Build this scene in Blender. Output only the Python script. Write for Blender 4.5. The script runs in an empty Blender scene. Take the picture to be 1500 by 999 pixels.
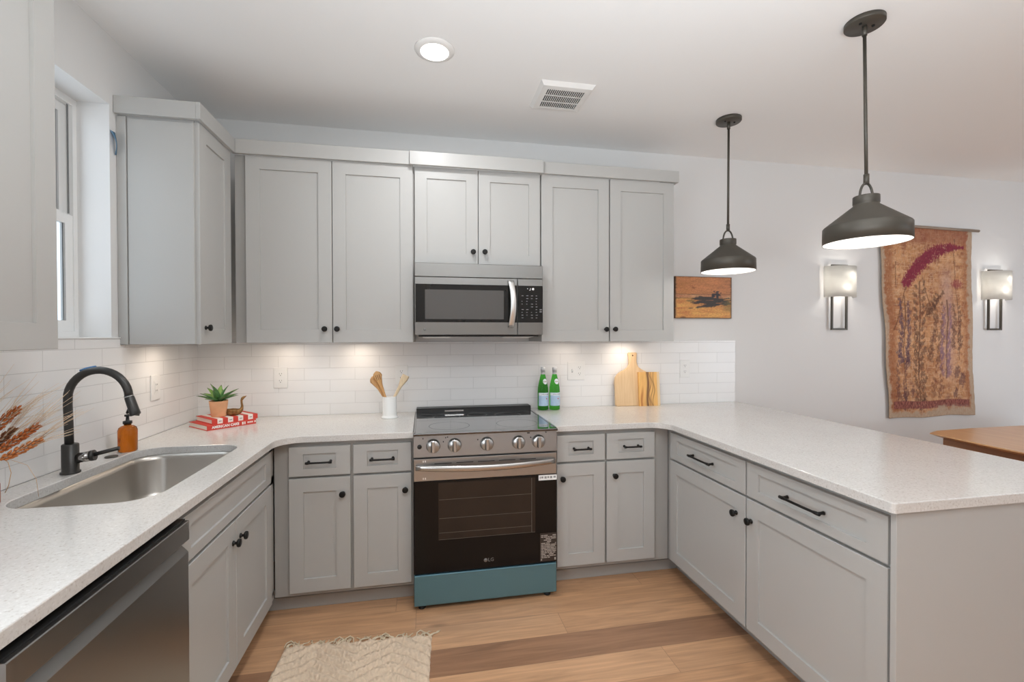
import bpy, bmesh, math, random
import numpy as np
from mathutils import Vector, Matrix, noise
PI = math.pi
SC = bpy.context.scene
COL = SC.collection
random.seed(7)

# ------------------------------------------------------------------ camera
cd = bpy.data.cameras.new('camera')
cam = bpy.data.objects.new('camera', cd); COL.objects.link(cam)
cd.sensor_width = 36.0; cd.lens = 659.43 / 1500 * 36
cd.shift_x = (750 - 744.43) / 1500; cd.shift_y = 0.0
cd.clip_start = 0.05
cam.location = (1.3539, -3.0314, 1.4106)
cam.rotation_euler = (Matrix.Rotation(-0.1852, 3, 'Z') @ Matrix.Rotation(PI / 2 - 0.0108, 3, 'X') @ Matrix.Rotation(-0.0018, 3, 'Z')).to_euler()
SC.camera = cam
SC.view_settings.view_transform = 'Standard'; SC.view_settings.look = 'None'
SC.view_settings.gamma = 1.0; SC.view_settings.use_curve_mapping = False
SC.view_settings.exposure = -0.1
SC.cycles.use_denoising = True
SC.cycles.max_bounces = 10; SC.cycles.diffuse_bounces = 6; SC.cycles.transmission_bounces = 8
SC.cycles.caustics_reflective = False; SC.cycles.caustics_refractive = False
SC.cycles.sample_clamp_indirect = 6.0

# ------------------------------------------------------------------ daylight and lamps
W = bpy.data.worlds.new('daylight'); SC.world = W; W.use_nodes = True
W.node_tree.nodes['Background'].inputs[0].default_value = (0.80, 0.90, 1.0, 1)
W.node_tree.nodes['Background'].inputs[1].default_value = 1.6

def light(name, kind, loc, power, color=(1, 1, 1), rot=(0, 0, 0), **kw):
    d = bpy.data.lights.new(name, kind); d.energy = power; d.color = color
    for k, v in kw.items(): setattr(d, k, v)
    o = bpy.data.objects.new(name, d); COL.objects.link(o); o.location = loc; o.rotation_euler = rot
    return o
WARM = (1.0, 0.86, 0.72); NEUT = (0.97, 0.985, 1.0); DAY = (0.80, 0.90, 1.0)
# added unseen fills for rear, left and dining side, then the sink window's daylight
light('fill_rear', 'AREA', (3.4, -5.8, 1.35), 4, DAY, (PI / 2, 0, 0), shape='RECTANGLE', size=4.6, size_y=2.1)
light('fill_left', 'AREA', (0.06, -3.0, 1.25), 30, DAY, (PI / 2, 0, -PI / 2 + 0.1), shape='RECTANGLE', size=0.9, size_y=1.2)  # added to brighten the peninsula doors; no window stands here
light('fill_dining', 'AREA', (7.4, -3.8, 1.1), 26, (0.80, 0.90, 1.0), (PI / 2, 0, 0.40), shape='RECTANGLE', size=2.4, size_y=1.8, spread=1.7)
light('daylight_sink_window', 'AREA', (-0.112, -1.14, 1.92), 3.0, DAY, (PI / 2, 0, -PI / 2), shape='RECTANGLE', size=0.7, size_y=0.9)
# added upward fill that brightens the ceiling, standing in for a bounced flash
light('ceiling_fill', 'AREA', (2.0, -3.3, 1.5), 92, (0.85, 0.94, 1.0), (PI, 0, 0), shape='DISK', size=1.6)
CEIL = 2.737
for k, (x, y, p) in enumerate([(1.408, -0.905, 8), (1.408, -2.7, 11), (3.0, -2.9, 2.5), (5.6, -1.9, 4), (5.6, -4.0, 5)]):  # first is the visible downlight; the others are added fills without fixtures
    light('recessed_and_fill_lamp', 'AREA', (x, y, CEIL - 0.02), p, NEUT, (0, 0, 0), shape='DISK', size=0.13)
# warm under-cabinet puck lights
for x, y, p in [(0.17, -0.48, 0.7), (0.95, -0.15, 0.6), (0.52, -0.16, 0.5), (2.74, -0.15, 0.75), (2.32, -0.17, 0.4)]:
    light('puck_lamp', 'AREA', (x, y, 1.366), p, WARM, (0, 0, 0), shape='DISK', size=0.12)

# ------------------------------------------------------------------ materials
def newmat(name):
    m = bpy.data.materials.new(name); m.use_nodes = True
    nt = m.node_tree
    return m, nt, nt.nodes['Principled BSDF']
def mat(name, col, rough=0.5, metal=0.0, emit=None, es=0.0, bump=0.0, bscale=200.0, coat=0.0, trans=0.0, ior=1.45, spec=0.5, var=0.0, vscale=8.0):
    m, nt, b = newmat(name); N = nt.nodes; L = nt.links
    b.inputs['Base Color'].default_value = (*col, 1); b.inputs['Roughness'].default_value = rough
    b.inputs['Metallic'].default_value = metal; b.inputs['IOR'].default_value = ior
    b.inputs['Specular IOR Level'].default_value = spec
    b.inputs['Coat Weight'].default_value = coat; b.inputs['Transmission Weight'].default_value = trans
    if emit: b.inputs['Emission Color'].default_value = (*emit, 1); b.inputs['Emission Strength'].default_value = es
    tc = N.new('ShaderNodeTexCoord')
    if bump:
        n = N.new('ShaderNodeTexNoise'); n.inputs['Scale'].default_value = bscale; n.inputs['Detail'].default_value = 4
        L.new(tc.outputs['Object'], n.inputs['Vector'])
        bp = N.new('ShaderNodeBump'); bp.inputs['Strength'].default_value = bump; bp.inputs['Distance'].default_value = 0.002
        L.new(n.outputs['Fac'], bp.inputs['Height']); L.new(bp.outputs['Normal'], b.inputs['Normal'])
    if var:
        n = N.new('ShaderNodeTexNoise'); n.inputs['Scale'].default_value = vscale; n.inputs['Detail'].default_value = 5
        L.new(tc.outputs['Object'], n.inputs['Vector'])
        r = N.new('ShaderNodeValToRGB')
        r.color_ramp.elements[0].position = 0.3; r.color_ramp.elements[1].position = 0.7
        r.color_ramp.elements[0].color = (*[c * (1 - var) for c in col], 1); r.color_ramp.elements[1].color = (*[min(1, c * (1 + var)) for c in col], 1)
        L.new(n.outputs['Fac'], r.inputs['Fac']); L.new(r.outputs['Color'], b.inputs['Base Color'])
    return m
def S(r, g, b):
    return tuple(((c / 255) / 12.92 if c / 255 <= 0.04045 else ((c / 255 + 0.055) / 1.055) ** 2.4) for c in (r, g, b))

M = {}
M['wall'] = mat('wall paint', (0.72, 0.715, 0.705), 0.6, bump=0.05, bscale=300)
M['ceiling'] = mat('ceiling paint', (0.85, 0.847, 0.84), 0.7, bump=0.05, bscale=250)
M['trim'] = mat('white trim paint', (0.80, 0.80, 0.79), 0.4, bump=0.02)
M['cab'] = mat('warm grey cabinet paint', S(178, 177, 174), 0.38, bump=0.03, bscale=400)
M['cab_in'] = mat('grey cabinet carcass paint', S(165, 163, 159), 0.45, bump=0.03, bscale=400)
M['black'] = mat('matte black metal', (0.018, 0.017, 0.016), 0.42, 0.6, bump=0.03)
M['bronze'] = mat('dark bronze metal', (0.080, 0.071, 0.058), 0.42, 0.35, bump=0.02)
M['plastic_black'] = mat('black plastic', (0.012, 0.012, 0.012), 0.35, bump=0.02)
M['glass_black'] = mat('black ceramic glass', (0.010, 0.009, 0.008), 0.08, 0, coat=0.0, spec=0.4, var=0.05)
M['oven_glass'] = mat('dark oven door glass', (0.010, 0.008, 0.007), 0.07, 0, spec=0.22, var=0.05)
M['cook_glass'] = mat('glossy ceramic cooktop glass', (0.012, 0.011, 0.011), 0.05, 0, coat=1.0, spec=1.0, ior=1.6, var=0.05)
M['white_plastic'] = mat('white plastic', (0.78, 0.77, 0.75), 0.35, bump=0.01)
M['slot'] = mat('dark slot', (0.02, 0.02, 0.02), 0.7, bump=0.01)
M['chrome'] = mat('dark chrome', (0.35, 0.34, 0.33), 0.15, 1.0, bump=0.01)
M['white_ceramic'] = mat('white ceramic', (0.80, 0.80, 0.78), 0.22, bump=0.01)
M['print_dark'] = mat('dark print', (0.02, 0.02, 0.02), 0.6, bump=0.01)
M['print_white'] = mat('white print', (0.85, 0.85, 0.83), 0.6, bump=0.01)

def brushed(name, col, rough, axis, metal=1.0, s=420.0):
    m, nt, b = newmat(name); N = nt.nodes; L = nt.links
    b.inputs['Base Color'].default_value = (*col, 1); b.inputs['Metallic'].default_value = metal
    tc = N.new('ShaderNodeTexCoord'); mp = N.new('ShaderNodeMapping')
    sc = [s, s, s]; sc['XYZ'.index(axis)] = 3.0
    mp.inputs['Scale'].default_value = sc
    n = N.new('ShaderNodeTexNoise'); n.inputs['Scale'].default_value = 1.0; n.inputs['Detail'].default_value = 3
    L.new(tc.outputs['Object'], mp.inputs['Vector']); L.new(mp.outputs['Vector'], n.inputs['Vector'])
    r = N.new('ShaderNodeMapRange'); r.inputs[3].default_value = rough - 0.04; r.inputs[4].default_value = rough + 0.04
    L.new(n.outputs['Fac'], r.inputs[0]); L.new(r.outputs[0], b.inputs['Roughness'])
    bp = N.new('ShaderNodeBump'); bp.inputs['Strength'].default_value = 0.02; bp.inputs['Distance'].default_value = 0.0005
    L.new(n.outputs['Fac'], bp.inputs['Height']); L.new(bp.outputs['Normal'], b.inputs['Normal'])
    return m
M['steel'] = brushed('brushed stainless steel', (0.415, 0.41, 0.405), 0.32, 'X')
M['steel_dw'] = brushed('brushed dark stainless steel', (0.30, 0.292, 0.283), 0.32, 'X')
M['steel_sink'] = brushed('satin stainless sink steel', (0.50, 0.47, 0.43), 0.34, 'Z', s=250)
M['steel_light'] = brushed('satin light steel', (0.56, 0.55, 0.535), 0.33, 'Z')
M['steel_mw'] = brushed('brushed microwave steel', (0.27, 0.262, 0.25), 0.30, 'X')
M['film'] = brushed('blue protective film over steel', S(104, 146, 162), 0.34, 'X', 0.7)

def quartz():
    m, nt, b = newmat('white speckled quartz'); N = nt.nodes; L = nt.links
    tc = N.new('ShaderNodeTexCoord')
    v = N.new('ShaderNodeTexNoise'); v.inputs['Scale'].default_value = 170; v.inputs['Detail'].default_value = 2
    v2 = N.new('ShaderNodeTexNoise'); v2.inputs['Scale'].default_value = 4; v2.inputs['Detail'].default_value = 4
    L.new(tc.outputs['Object'], v.inputs['Vector']); L.new(tc.outputs['Object'], v2.inputs['Vector'])
    r = N.new('ShaderNodeValToRGB'); e = r.color_ramp.elements
    e[0].position = 0.28; e[0].color = (*S(188, 181, 174), 1); e[1].position = 0.40; e[1].color = (*S(207, 204, 200), 1)
    x = e.new(0.62); x.color = (*S(211, 208, 204), 1); y = e.new(0.74); y.color = (*S(222, 220, 217), 1)
    L.new(v.outputs['Fac'], r.inputs['Fac'])
    mx = N.new('ShaderNodeMix'); mx.data_type = 'RGBA'; mx.blend_type = 'MULTIPLY'
    mr = N.new('ShaderNodeMapRange'); mr.inputs[1].default_value = .3; mr.inputs[2].default_value = .7; mr.inputs[3].default_value = .96; mr.inputs[4].default_value = 1.0
    L.new(v2.outputs['Fac'], mr.inputs[0]); cmb = N.new('ShaderNodeCombineColor')
    for i in range(3): L.new(mr.outputs[0], cmb.inputs[i])
    mx.inputs['Factor'].default_value = 1; L.new(r.outputs['Color'], mx.inputs['A']); L.new(cmb.outputs[0], mx.inputs['B'])
    L.new(mx.outputs['Result'], b.inputs['Base Color']); b.inputs['Roughness'].default_value = 0.16
    return m
M['quartz'] = quartz()

def tile(axis, off_u, off_v):
    m, nt, b = newmat('white glazed wall tile ' + axis); N = nt.nodes; L = nt.links
    tc = N.new('ShaderNodeTexCoord'); sp = N.new('ShaderNodeSeparateXYZ'); cb = N.new('ShaderNodeCombineXYZ')
    L.new(tc.outputs['Object'], sp.inputs[0])
    for src, dst, off in ((axis, 'X', off_u), ('Z', 'Y', off_v)):
        a = N.new('ShaderNodeMath'); a.operation = 'ADD'; a.inputs[1].default_value = off
        L.new(sp.outputs[src], a.inputs[0]); L.new(a.outputs[0], cb.inputs[dst])
    br = N.new('ShaderNodeTexBrick'); br.inputs['Scale'].default_value = 1.0
    br.inputs['Brick Width'].default_value = 0.305; br.inputs['Row Height'].default_value = 0.0755
    br.inputs['Mortar Size'].default_value = 0.0013; br.inputs['Mortar Smooth'].default_value = 0.3
    br.inputs['Color1'].default_value = (0.82, 0.81, 0.80, 1); br.inputs['Color2'].default_value = (0.80, 0.79, 0.78, 1)
    br.inputs['Mortar'].default_value = (0.64, 0.63, 0.62, 1)
    L.new(cb.outputs[0], br.inputs['Vector']); L.new(br.outputs['Color'], b.inputs['Base Color'])
    bp = N.new('ShaderNodeBump'); bp.inputs['Strength'].default_value = 0.5; bp.inputs['Distance'].default_value = 0.002; bp.invert = True
    L.new(br.outputs['Fac'], bp.inputs['Height']); L.new(bp.outputs['Normal'], b.inputs['Normal'])
    b.inputs['Roughness'].default_value = 0.22
    return m
M['tile_back'] = tile('X', -1.07 + 0.305 * 20, -0.984 + 0.755)
M['tile_left'] = tile('Y', 0.983 + 0.305 * 20, -0.984 + 0.755)

def planks():
    m, nt, b = newmat('oak floor planks'); N = nt.nodes; L = nt.links
    at = N.new('ShaderNodeVertexColor'); at.layer_name = 'tone'
    sp = N.new('ShaderNodeSeparateColor'); L.new(at.outputs['Color'], sp.inputs[0])
    tc = N.new('ShaderNodeTexCoord'); uv = N.new('ShaderNodeUVMap')
    add = N.new('ShaderNodeVectorMath'); add.operation = 'MULTIPLY_ADD'
    L.new(at.outputs['Color'], add.inputs[0]); add.inputs[1].default_value = (0, 53, 0); L.new(tc.outputs['Object'], add.inputs[2])
    mp = N.new('ShaderNodeMapping'); mp.inputs['Scale'].default_value = (1.3, 14, 1); L.new(add.outputs[0], mp.inputs['Vector'])
    n1 = N.new('ShaderNodeTexNoise'); n1.inputs['Scale'].default_value = 1.6; n1.inputs['Detail'].default_value = 6; n1.inputs['Distortion'].default_value = 1.6
    L.new(mp.outputs['Vector'], n1.inputs['Vector'])
    mp2 = N.new('ShaderNodeMapping'); mp2.inputs['Scale'].default_value = (4, 120, 1); L.new(add.outputs[0], mp2.inputs['Vector'])
    n2 = N.new('ShaderNodeTexNoise'); n2.inputs['Scale'].default_value = 1.0; n2.inputs['Detail'].default_value = 3
    L.new(mp2.outputs['Vector'], n2.inputs['Vector'])
    base = N.new('ShaderNodeValToRGB'); e = base.color_ramp.elements
    e[0].position = 0; e[0].color = (*S(148, 110, 86), 1); e[1].position = 1; e[1].color = (*S(216, 172, 134), 1)
    k = e.new(0.5); k.color = (*S(198, 152, 114), 1)
    L.new(sp.outputs[0], base.inputs['Fac'])
    gr = N.new('ShaderNodeMapRange'); gr.inputs[1].default_value = .3; gr.inputs[2].default_value = .7; gr.inputs[3].default_value = .76; gr.inputs[4].default_value = 1.10
    L.new(n1.outputs['Fac'], gr.inputs[0])
    gr2 = N.new('ShaderNodeMapRange'); gr2.inputs[1].default_value = .3; gr2.inputs[2].default_value = .7; gr2.inputs[3].default_value = .93; gr2.inputs[4].default_value = 1.04
    L.new(n2.outputs['Fac'], gr2.inputs[0])
    ml = N.new('ShaderNodeMath'); ml.operation = 'MULTIPLY'; L.new(gr.outputs[0], ml.inputs[0]); L.new(gr2.outputs[0], ml.inputs[1])
    # knots: sparse dark spots
    vo = N.new('ShaderNodeTexVoronoi'); vo.inputs['Scale'].default_value = 1.0
    mp3 = N.new('ShaderNodeMapping'); mp3.inputs['Scale'].default_value = (1.5, 4.5, 1); L.new(add.outputs[0], mp3.inputs['Vector']); L.new(mp3.outputs['Vector'], vo.inputs['Vector'])
    kn = N.new('ShaderNodeMapRange'); kn.inputs[1].default_value = 0.015; kn.inputs[2].default_value = 0.10; kn.inputs[3].default_value = 0.55; kn.inputs[4].default_value = 1.0
    L.new(vo.outputs['Distance'], kn.inputs[0])
    ml2 = N.new('ShaderNodeMath'); ml2.operation = 'MULTIPLY'; L.new(ml.outputs[0], ml2.inputs[0]); L.new(kn.outputs[0], ml2.inputs[1])
    # joints from the plank's own uv (metres from its edges)
    s2 = N.new('ShaderNodeSeparateXYZ'); L.new(uv.outputs['UV'], s2.inputs[0])
    mn = N.new('ShaderNodeMath'); mn.operation = 'MINIMUM'; L.new(s2.outputs[0], mn.inputs[0]); L.new(s2.outputs[1], mn.inputs[1])
    jr = N.new('ShaderNodeMapRange'); jr.inputs[1].default_value = 0.0004; jr.inputs[2].default_value = 0.002; jr.inputs[3].default_value = 0.62; jr.inputs[4].default_value = 1
    L.new(mn.outputs[0], jr.inputs[0])
    ml3 = N.new('ShaderNodeMath'); ml3.operation = 'MULTIPLY'; L.new(ml2.outputs[0], ml3.inputs[0]); L.new(jr.outputs[0], ml3.inputs[1])
    cb = N.new('ShaderNodeCombineColor')
    for i in range(3): L.new(ml3.outputs[0], cb.inputs[i])
    mx = N.new('ShaderNodeMix'); mx.data_type = 'RGBA'; mx.blend_type = 'MULTIPLY'; mx.inputs['Factor'].default_value = 1
    L.new(base.outputs['Color'], mx.inputs['A']); L.new(cb.outputs[0], mx.inputs['B']); L.new(mx.outputs['Result'], b.inputs['Base Color'])
    b.inputs['Roughness'].default_value = 0.36
    bp = N.new('ShaderNodeBump'); bp.inputs['Strength'].default_value = 0.15; bp.inputs['Distance'].default_value = 0.001
    L.new(ml3.outputs[0], bp.inputs['Height']); L.new(bp.outputs['Normal'], b.inputs['Normal'])
    return m
M['floor'] = planks()

def wood(name, c1, c2, axis='Z', s=9.0, rough=0.45, stretch=0.08, dist=1.0):
    m, nt, b = newmat(name); N = nt.nodes; L = nt.links
    tc = N.new('ShaderNodeTexCoord'); mp = N.new('ShaderNodeMapping')
    sc = [s, s, s]; sc['XYZ'.index(axis)] = s * stretch; mp.inputs['Scale'].default_value = sc
    n = N.new('ShaderNodeTexNoise'); n.inputs['Scale'].default_value = 1.5; n.inputs['Detail'].default_value = 6; n.inputs['Distortion'].default_value = dist
    L.new(tc.outputs['Object'], mp.inputs['Vector']); L.new(mp.outputs['Vector'], n.inputs['Vector'])
    r = N.new('ShaderNodeValToRGB'); r.color_ramp.elements[0].position = .3; r.color_ramp.elements[1].position = .7
    r.color_ramp.elements[0].color = (*c1, 1); r.color_ramp.elements[1].color = (*c2, 1)
    L.new(n.outputs['Fac'], r.inputs['Fac']); L.new(r.outputs['Color'], b.inputs['Base Color']); b.inputs['Roughness'].default_value = rough
    return m
M['board_wood'] = wood('pale maple', S(208, 174, 132), S(224, 194, 154), 'Z', 30)
M['olive_wood'] = wood('streaked olive wood', S(200, 146, 78), S(232, 186, 116), 'Z', 34, dist=2.2)
M['spoon_wood'] = wood('beech wood', S(196, 146, 92), S(216, 170, 114), 'Z', 40)
M['spoon_pale'] = wood('pale bamboo', S(222, 198, 160), S(236, 216, 184), 'Z', 40)
M['table_wood'] = wood('oiled oak table top', S(206, 152, 104), S(222, 174, 126), 'Y', 16, rough=0.28)
M['table_leg'] = wood('walnut table base', S(150, 108, 80), S(172, 128, 98), 'Y', 16)
M['rod_wood'] = wood('weathered hanging rod', S(128, 112, 98), S(160, 144, 128), 'X', 30)

def vcol(name, rough=0.7, bump=0.0, layer='paint'):
    m, nt, b = newmat(name); N = nt.nodes; L = nt.links
    at = N.new('ShaderNodeVertexColor'); at.layer_name = layer
    L.new(at.outputs['Color'], b.inputs['Base Color']); b.inputs['Roughness'].default_value = rough
    if bump:
        tc = N.new('ShaderNodeTexCoord'); n = N.new('ShaderNodeTexNoise'); n.inputs['Scale'].default_value = 320; n.inputs['Detail'].default_value = 3
        L.new(tc.outputs['Object'], n.inputs['Vector'])
        bp = N.new('ShaderNodeBump'); bp.inputs['Strength'].default_value = bump; bp.inputs['Distance'].default_value = 0.002
        L.new(n.outputs['Fac'], bp.inputs['Height']); L.new(bp.outputs['Normal'], b.inputs['Normal'])
    return m
M['canvas'] = vcol('painted panel', 0.5)
M['cloth'] = vcol('printed linen', 0.95, 0.5)
M['rugm'] = vcol('cream wool pile', 1.0, 0.8)
M['leafm'] = vcol('succulent leaf', 0.45)

def glass(name, col, rough=0.02, ior=1.45):
    m, nt, b = newmat(name)
    b.inputs['Base Color'].default_value = (*col, 1); b.inputs['Transmission Weight'].default_value = 1.0
    b.inputs['Roughness'].default_value = rough; b.inputs['IOR'].default_value = ior
    tc = nt.nodes.new('ShaderNodeTexCoord'); n = nt.nodes.new('ShaderNodeTexNoise'); n.inputs['Scale'].default_value = 30
    nt.links.new(tc.outputs['Object'], n.inputs['Vector'])
    bp = nt.nodes.new('ShaderNodeBump'); bp.inputs['Strength'].default_value = 0.03; bp.inputs['Distance'].default_value = 0.001
    nt.links.new(n.outputs['Fac'], bp.inputs['Height']); nt.links.new(bp.outputs['Normal'], b.inputs['Normal'])
    return m
M['green_glass'] = glass('green bottle glass', S(92, 205, 78), 0.03, 1.22)
M['amber_glass'] = glass('amber glass', S(196, 110, 28), 0.04, 1.33)
M['pane'] = glass('clear window pane', (0.95, 0.97, 0.97), 0.0, 1.05)

# ------------------------------------------------------------------ mesh helpers
class MB:
    def __init__(self): self.bm = bmesh.new(); self.mats = []; self.cur = 0
    def use(self, m):
        if m not in self.mats: self.mats.append(m)
        self.cur = self.mats.index(m); return self
    def _tag(self, fs, smooth=False):
        for f in fs: f.material_index = self.cur; f.smooth = smooth
    def box(self, x0, x1, y0, y1, z0, z1, bev=0.0, seg=1):
        t = bmesh.new()
        r = bmesh.ops.create_cube(t, size=1.0)
        bmesh.ops.transform(t, matrix=Matrix.Translation(((x0 + x1) / 2, (y0 + y1) / 2, (z0 + z1) / 2)) @ Matrix.Diagonal((abs(x1 - x0), abs(y1 - y0), abs(z1 - z0), 1)), verts=t.verts)
        if bev: bmesh.ops.bevel(t, geom=t.edges[:], offset=bev, segments=seg, profile=0.5, affect='EDGES')
        self.merge(t, smooth=False); return self
    def merge(self, t, smooth=None, mtx=None):
        if mtx is not None: bmesh.ops.transform(t, matrix=mtx, verts=t.verts)
        mp = {v: self.bm.verts.new(v.co) for v in t.verts}
        for f in t.faces:
            try: nf = self.bm.faces.new([mp[v] for v in f.verts])
            except ValueError: continue
            nf.material_index = self.cur; nf.smooth = f.smooth if smooth is None else smooth
        t.free(); return self
    def lathe(self, prof, seg=32, mtx=None, smooth=True, cap=True):
        t = bmesh.new(); rings = []
        for r, z in prof:
            if r < 1e-6: rings.append([t.verts.new((0, 0, z))])
            else: rings.append([t.verts.new((r * math.cos(2 * PI * i / seg), r * math.sin(2 * PI * i / seg), z)) for i in range(seg)])
        for a, b in zip(rings, rings[1:]):
            for i in range(seg):
                j = (i + 1) % seg
                if len(a) == 1 and len(b) == 1: continue
                if len(a) == 1: t.faces.new((a[0], b[j], b[i]))
                elif len(b) == 1: t.faces.new((a[i], a[j], b[0]))
                else: t.faces.new((a[i], a[j], b[j], b[i]))
        if cap:
            if len(rings[0]) > 1: t.faces.new(list(reversed(rings[0])))
            if len(rings[-1]) > 1: t.faces.new(rings[-1])
        bmesh.ops.recalc_face_normals(t, faces=t.faces[:])
        for f in t.faces: f.smooth = smooth and len(f.verts) <= 4
        return self.merge(t, None, mtx)
    def tube(self, pts, r, seg=12, cap=True, squash=None, closed=False):
        """Sweep a ring along points; r a number or one per point; squash = (normal factor, binormal factor)."""
        t = bmesh.new(); pts = [Vector(p) for p in pts]; n = len(pts)
        rr = r if hasattr(r, '__len__') else [r] * n
        rings = []; up = None
        for i, p in enumerate(pts):
            if closed: d = pts[(i + 1) % n] - pts[i - 1]
            else: d = (pts[min(i + 1, n - 1)] - pts[max(i - 1, 0)])
            d.normalize()
            if up is None:
                up = Vector((0, 0, 1)) if abs(d.z) < 0.9 else Vector((0, 1, 0))
            u = (up - d * up.dot(d)).normalized(); v = d.cross(u); up = u
            a, b = squash if squash else (1, 1)
            rings.append([t.verts.new(p + (u * math.cos(2 * PI * k / seg) * a + v * math.sin(2 * PI * k / seg) * b) * rr[i]) for k in range(seg)])
        prs = list(zip(rings, rings[1:])) + ([(rings[-1], rings[0])] if closed else [])
        for a, b in prs:
            for k in range(seg):
                l = (k + 1) % seg; t.faces.new((a[k], a[l], b[l], b[k]))
        if cap and not closed: t.faces.new(list(reversed(rings[0]))); t.faces.new(rings[-1])
        bmesh.ops.recalc_face_normals(t, faces=t.faces[:])
        for f in t.faces: f.smooth = len(f.verts) <= 4
        return self.merge(t, None)
    def prism(self, pts, axis, a, b, bev=0.0, seg=2):
        """Extrude a 2D outline along axis from a to b (pts in the other two axes in cyclic xyz order)."""
        t = bmesh.new()
        def mk(p, h):
            if axis == 'z': return (p[0], p[1], h)
            if axis == 'y': return (p[0], h, p[1])
            return (h, p[0], p[1])
        v0 = [t.verts.new(mk(p, a)) for p in pts]; v1 = [t.verts.new(mk(p, b)) for p in pts]
        n = len(pts)
        f0 = t.faces.new(v0); f1 = t.faces.new(v1)
        for i in range(n): t.faces.new((v0[i], v0[(i + 1) % n], v1[(i + 1) % n], v1[i]))
        bmesh.ops.recalc_face_normals(t, faces=t.faces[:])
        if bev:
            es = [e for e in t.edges if f0 in e.link_faces or f1 in e.link_faces]
            bmesh.ops.bevel(t, geom=es, offset=bev, segments=seg, profile=0.5, affect='EDGES')
        return self.merge(t, False)
    def faces(self, verts, faces, smooth=False):
        vs = [self.bm.verts.new(v) for v in verts]
        for f in faces:
            nf = self.bm.faces.new([vs[i] for i in f]); nf.material_index = self.cur; nf.smooth = smooth
        return self
    def done(self, name, material=None, parent=None, loc=None, rot=None):
        me = bpy.data.meshes.new(name); self.bm.to_mesh(me); self.bm.free()
        for m in (self.mats or [material]): me.materials.append(m)
        o = bpy.data.objects.new(name, me); COL.objects.link(o)
        if parent: o.parent = parent
        if loc: o.location = loc
        if rot: o.rotation_euler = rot
        return o
def T(x, y, z): return Matrix.Translation((x, y, z))
def R(a, ax): return Matrix.Rotation(a, 4, ax)
def thing(name, label, cat, loc=(0, 0, 0), rz=0.0, group=None, rot=None):
    o = bpy.data.objects.new(name, None); COL.objects.link(o); o.empty_display_size = 0.05
    o.location = loc; o.rotation_euler = rot or (0, 0, rz); o['label'] = label; o['category'] = cat
    if group: o['group'] = group
    return o
def tag(o, label, cat, group=None):
    o['label'] = label; o['category'] = cat
    if group: o['group'] = group
    return o
def struct(o): o['kind'] = 'structure'; return o
def text(s, size, material, parent, name, mtx, depth=0.0004, align='CENTER', width=None, bold=0.0):
    c = bpy.data.curves.new(name, 'FONT'); c.body = s; c.size = size; c.extrude = depth; c.align_x = align; c.align_y = 'CENTER'
    c.resolution_u = 2; c.offset = size * bold
    tmp = bpy.data.objects.new(name, c); COL.objects.link(tmp)
    dg = bpy.context.evaluated_depsgraph_get(); me = bpy.data.meshes.new_from_object(tmp.evaluated_get(dg))
    bpy.data.objects.remove(tmp); bpy.data.curves.remove(c)
    if width:
        xs = [v.co.x for v in me.vertices]; k = width / max(1e-6, max(xs) - min(xs))
        for v in me.vertices: v.co.x *= k
    me.transform(mtx); me.materials.clear(); me.materials.append(material)
    o = bpy.data.objects.new(name, me); COL.objects.link(o); o.parent = parent
    return o
FRONT = R(PI / 2, 'X')      # text in XY -> facing -Y

# ------------------------------------------------------------------ room shell
RX1, RY0 = 8.6, -6.0
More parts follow.
